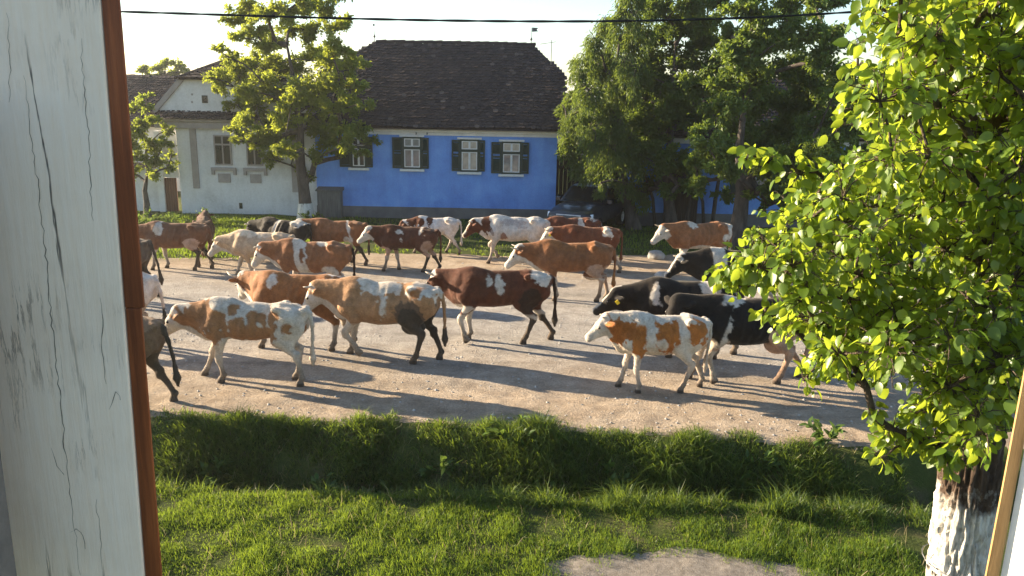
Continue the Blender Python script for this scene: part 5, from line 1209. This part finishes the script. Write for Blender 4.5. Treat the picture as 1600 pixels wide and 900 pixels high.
# ------------------------------------------------------------------ overhead cable
CY = 7.4
cp = [at_y(x, y, CY) for x, y in ((-260, 10), (178, 13), (500, 30), (830, 36), (1100, 31), (1400, 11), (1700, -22), (2000, -75))]
cc = np.array(cp); tt = np.linspace(0, len(cc)-1, 160); ct = np.arange(len(cc))
pc = np.polyfit(cc[:, 0], cc[:, 2], 3); xx = np.linspace(cc[0, 0], cc[-1, 0], 120); c0 = Vector((0, CY, float(np.polyval(pc, 0))))
cb = thing('power_cable', 'black twisted overhead cable crossing above the road', 'cable', c0)
for ph in (0, math.pi):
    MB().tube([(x, .004*math.cos(x*9+ph), float(np.polyval(pc, x))-c0.z+.004*math.sin(x*9+ph)) for x in np.linspace(cc[0, 0], cc[-1, 0], 400)], .008, 6).build('strand', M['rubber'], cb)

# ------------------------------------------------------------------ window timber
def old_paint():
    m, nt, b = nmat('cracked_white_paint')
    n = noise(nt, 5, 6, .65); c = ramp(nt, n, [(.25, (.74,.62,.51)), (.5, (.86,.735,.615)), (.8, (.90,.79,.68))])
    g = noise(nt, 26, 6, .75, stretch=(5, 5, .35)); c = mixc(nt, .5, c, ramp(nt, g, [(.3, (.34,)*3), (.55, (.55,)*3), (.75, (.66,)*3)]), 'OVERLAY')
    def crack(sc, st, dist, lo, hi, seed):
        tc = _n(nt, 'ShaderNodeTexCoord'); mp = _n(nt, 'ShaderNodeMapping'); mp.inputs['Scale'].default_value = st; mp.inputs['Location'].default_value = (seed, seed*.7, seed*1.3)
        nt.links.new(tc.outputs['Object'], mp.inputs[0]); w = _n(nt, 'ShaderNodeTexNoise'); w.inputs['Scale'].default_value = sc; w.inputs['Detail'].default_value = 7; w.inputs['Roughness'].default_value = dist
        nt.links.new(mp.outputs[0], w.inputs['Vector']); s_ = _n(nt, 'ShaderNodeMath', operation='SUBTRACT'); s_.inputs[1].default_value = .5; nt.links.new(w.outputs['Fac'], s_.inputs[0])
        ab = _n(nt, 'ShaderNodeMath', operation='ABSOLUTE'); nt.links.new(s_.outputs[0], ab.inputs[0])
        return ramp(nt, ab.outputs[0], [(lo, (1, 1, 1)), (hi, (0, 0, 0))])
    k1 = crack(7, (1.3, 1.3, .09), .60, .0025, .010, 1.7); k2 = crack(60, (1, 1, .09), .7, .006, .035, 4.1)
    msk = ramp(nt, noise(nt, 3.5, 4, .6), [(.50, (0, 0, 0)), (.62, (1, 1, 1))])
    k2 = mixc(nt, 1.0, k2, msk, 'MULTIPLY')
    msk1 = ramp(nt, noise(nt, 2.1, 2, .5, stretch=(2.5, 2.5, 1)), [(.46, (0, 0, 0)), (.54, (1, 1, 1))]); k1 = mixc(nt, 1.0, k1, msk1, 'MULTIPLY')
    k = mixc(nt, 1.0, k1, k2, 'ADD')
    nt.links.new(mixc(nt, k, c, (.085, .075, .065)), b.inputs['Base Color']); b.inputs['Roughness'].default_value = .7
    hm = mixc(nt, 1.0, ramp(nt, g, [(.2, (.3,)*3), (.8, (.7,)*3)]), k, 'SUBTRACT'); bump(nt, b, hm, .5, .003)
    return m
M['oldpaint'] = old_paint()
M['redwood'] = simple('red_brown_stain', [(.3, (.10,.024,.007)), (.55, (.21,.055,.015)), (.8, (.32,.095,.028))], 20, .55, stretch=(5, 5, .25), bstr=.35, bdist=.003, fine=130, spec=.4)
M['pinewood'] = simple('bare_pine', [(.3, (.30,.16,.06)), (.6, (.46,.27,.11)), (.8, (.55,.36,.18))], 18, .6, stretch=(5, 5, .25), bstr=.35, bdist=.003, fine=90)
FY = .80; FF = FY-.03
def post_pt(px, py, y): return at_y(px, py, y)
lt, lb = post_pt(156, 0, FF), post_pt(225, 900, FF); rt_, rb_ = post_pt(180, 0, FF), post_pt(251, 900, FF)
def ext(a, b, f0=-.25, f1=1.35): d = b-a; return a+d*f0, a+d*f1
w0, w1 = ext(lt, lb); r0_, r1_ = ext(rt_, rb_)
cas = thing('window_casement', 'cracked white painted window timber with red brown edge at left', 'window frame', (lb.x, FF, lb.z))
o_ = Vector((lb.x, FF, lb.z))
def slab(name, a0, a1, b0, b1, y0, y1, mat, parent, org, bevel=0, slant=0.0):
    """upright board: a0/a1 top and bottom of its left edge, b0/b1 of its right edge"""
    p = [(a1.x, y0+slant, a1.z), (b1.x, y0, b1.z), (b1.x, y1, b1.z), (a1.x, y1, a1.z), (a0.x, y0+slant, a0.z), (b0.x, y0, b0.z), (b0.x, y1, b0.z), (a0.x, y1, a0.z)]
    return MB().hexa([(q[0]-org.x, q[1]-org.y, q[2]-org.z) for q in p]).build(name, mat, parent, bevel=bevel)
slab('core', w0+Vector((-.40, 0, 0)), w1+Vector((-.40, 0, 0)), r0_+Vector((-.017, 0, 0)), r1_+Vector((-.017, 0, 0)), FF+.0065, FF+.03, M['redwood'], cas, o_)
far = Vector((-.42, 0, 0))
slab('stile', w0+far, w1+far, w0, w1, FF, FF+.006, M['oldpaint'], cas, o_, .002)
M['crack'] = simple('dark_crack', [(.3, (.07,.060,.05)), (.7, (.22,.19,.16))], 60, .95, bstr=0)  # dark brown of the cracks in the old painted timber
crn = random.Random(21)
def crack_line(pts, wmax):
    P_ = []
    for (a, b), (c, d) in zip(pts[:-1], pts[1:]):
        n_ = max(2, int(math.hypot(c-a, d-b)/9))
        for k_ in range(n_): P_.append((a+(c-a)*k_/n_+crn.uniform(-2.2, 2.2), b+(d-b)*k_/n_))
    P_.append(pts[-1]); L, Rr = [], []
    for q, (a, b) in enumerate(P_):
        w_ = .36*wmax*min(1, 4*q/len(P_), 4*(1-q/len(P_)))*crn.uniform(.25, 1.0)+.15
        for arr, sg_ in ((L, -1), (Rr, 1)): v = post_pt(a+sg_*w_, b, FF-.0004)-o_; arr.append(tuple(v))
    n_ = len(P_)
    MB().add(L+Rr, [(i, n_+i, n_+i+1, i+1) for i in range(n_-1)]).build('crack', M['crack'], cas)
crack_line([(38, 118), (46, 190), (58, 280), (66, 350), (74, 420), (80, 500), (90, 590), (97, 650), (103, 720), (112, 790), (121, 860), (126, 899)], 2.0)
crack_line([(126, 60), (132, 140), (139, 215), (141, 300), (146, 345)], 1.5)
crack_line([(158, 465), (160, 500), (157, 540), (166, 600)], 1.6); crack_line([(78, 700), (95, 738), (100, 742)], 1.2); crack_line([(110, 832), (120, 826), (131, 838), (133, 858)], 1.4); crack_line([(172, 640), (182, 612), (188, 625)], 1.3); crack_line([(12, 20), (16, 90), (14, 160)], .9); crack_line([(150, 780), (156, 830), (160, 890)], 1.0)
# red edge in two lengths with a small step where they meet
s_ = .463; mid_l = w0+(w1-w0)*s_; mid_r = r0_+(r1_-r0_)*s_; off = Vector((.0025, 0, 0)); up_ = Vector((0, 0, .00015))
gap = Vector((.0008, 0, 0))
slab('edge_strip', w0+gap, mid_l+gap+up_, r0_+off*.9, mid_r+off*1.5+up_, FF+.001, FF+.005, M['redwood'], cas, o_, .0012)
slab('edge_strip', mid_l+gap-up_, w1+gap, mid_r+off*.2-up_, r1_, FF+.0015, FF+.005, M['redwood'], cas, o_, .0012)
# dark jamb showing in the lower left corner
j0, j1 = post_pt(-6, 730, .70), post_pt(17, 900, .70)
ja, jb = ext(j0, j1, -3, 1.5)
jm = thing('window_jamb', 'dark grey sliver of window jamb in the lower left corner', 'window frame', (j1.x, .70, j1.z))
slab('board', ja+Vector((-.2, 0, 0)), jb+Vector((-.2, 0, 0)), ja, jb, .685, .71, M['plinth'], jm, Vector((j1.x, .70, j1.z)), .002)
# right casement, opened, sunlit
RY = .94
a0, a1 = post_pt(1601, 585, RY), post_pt(1541, 900, RY); e0_, e1_ = post_pt(1621, 585, RY), post_pt(1562, 900, RY)
A0, A1 = ext(a0, a1, -3.0, 1.6); E0, E1 = ext(e0_, e1_, -3.0, 1.6)
rc = thing('open_casement', 'sunlit white window casement with bare wooden edge at right', 'window frame', (a1.x, RY, a1.z)); o2 = Vector((a1.x, RY, a1.z))
slab('edge_strip', A0, A1, E0, E1, RY, RY+.004, M['pinewood'], rc, o2, .002)
dirv = Vector((.26, -.42, 0)); th = Vector((.030, .019, 0)); g_ = Vector((.0006, .0, 0))
B0, B1 = E0+g_, E1+g_
p = [B1, B1+dirv, B1+dirv+th, B1+th, B0, B0+dirv, B0+dirv+th, B0+th]
MB().hexa([tuple(q-o2) for q in p]).build('stile', M['whitepaint'], rc, bevel=.002)

# ------------------------------------------------------------------ dusty evening air
hz, hnt, hb = nmat('dusty_air'); hnt.nodes.remove(hb)
pv = _n(hnt, 'ShaderNodeVolumePrincipled'); pv.inputs['Color'].default_value = (.95, .93, .90, 1)
pv.inputs['Density'].default_value = .0007; pv.inputs['Anisotropy'].default_value = .6
hnt.links.new(pv.outputs[0], hnt.nodes['Material Output'].inputs['Volume'])
tag(MB().box(-960, 960, -360, 1560, -2, 12.5).build('haze', hz), 'thin dusty air over the village road', 'haze', kind='stuff')
SC.cycles.volume_bounces = 0
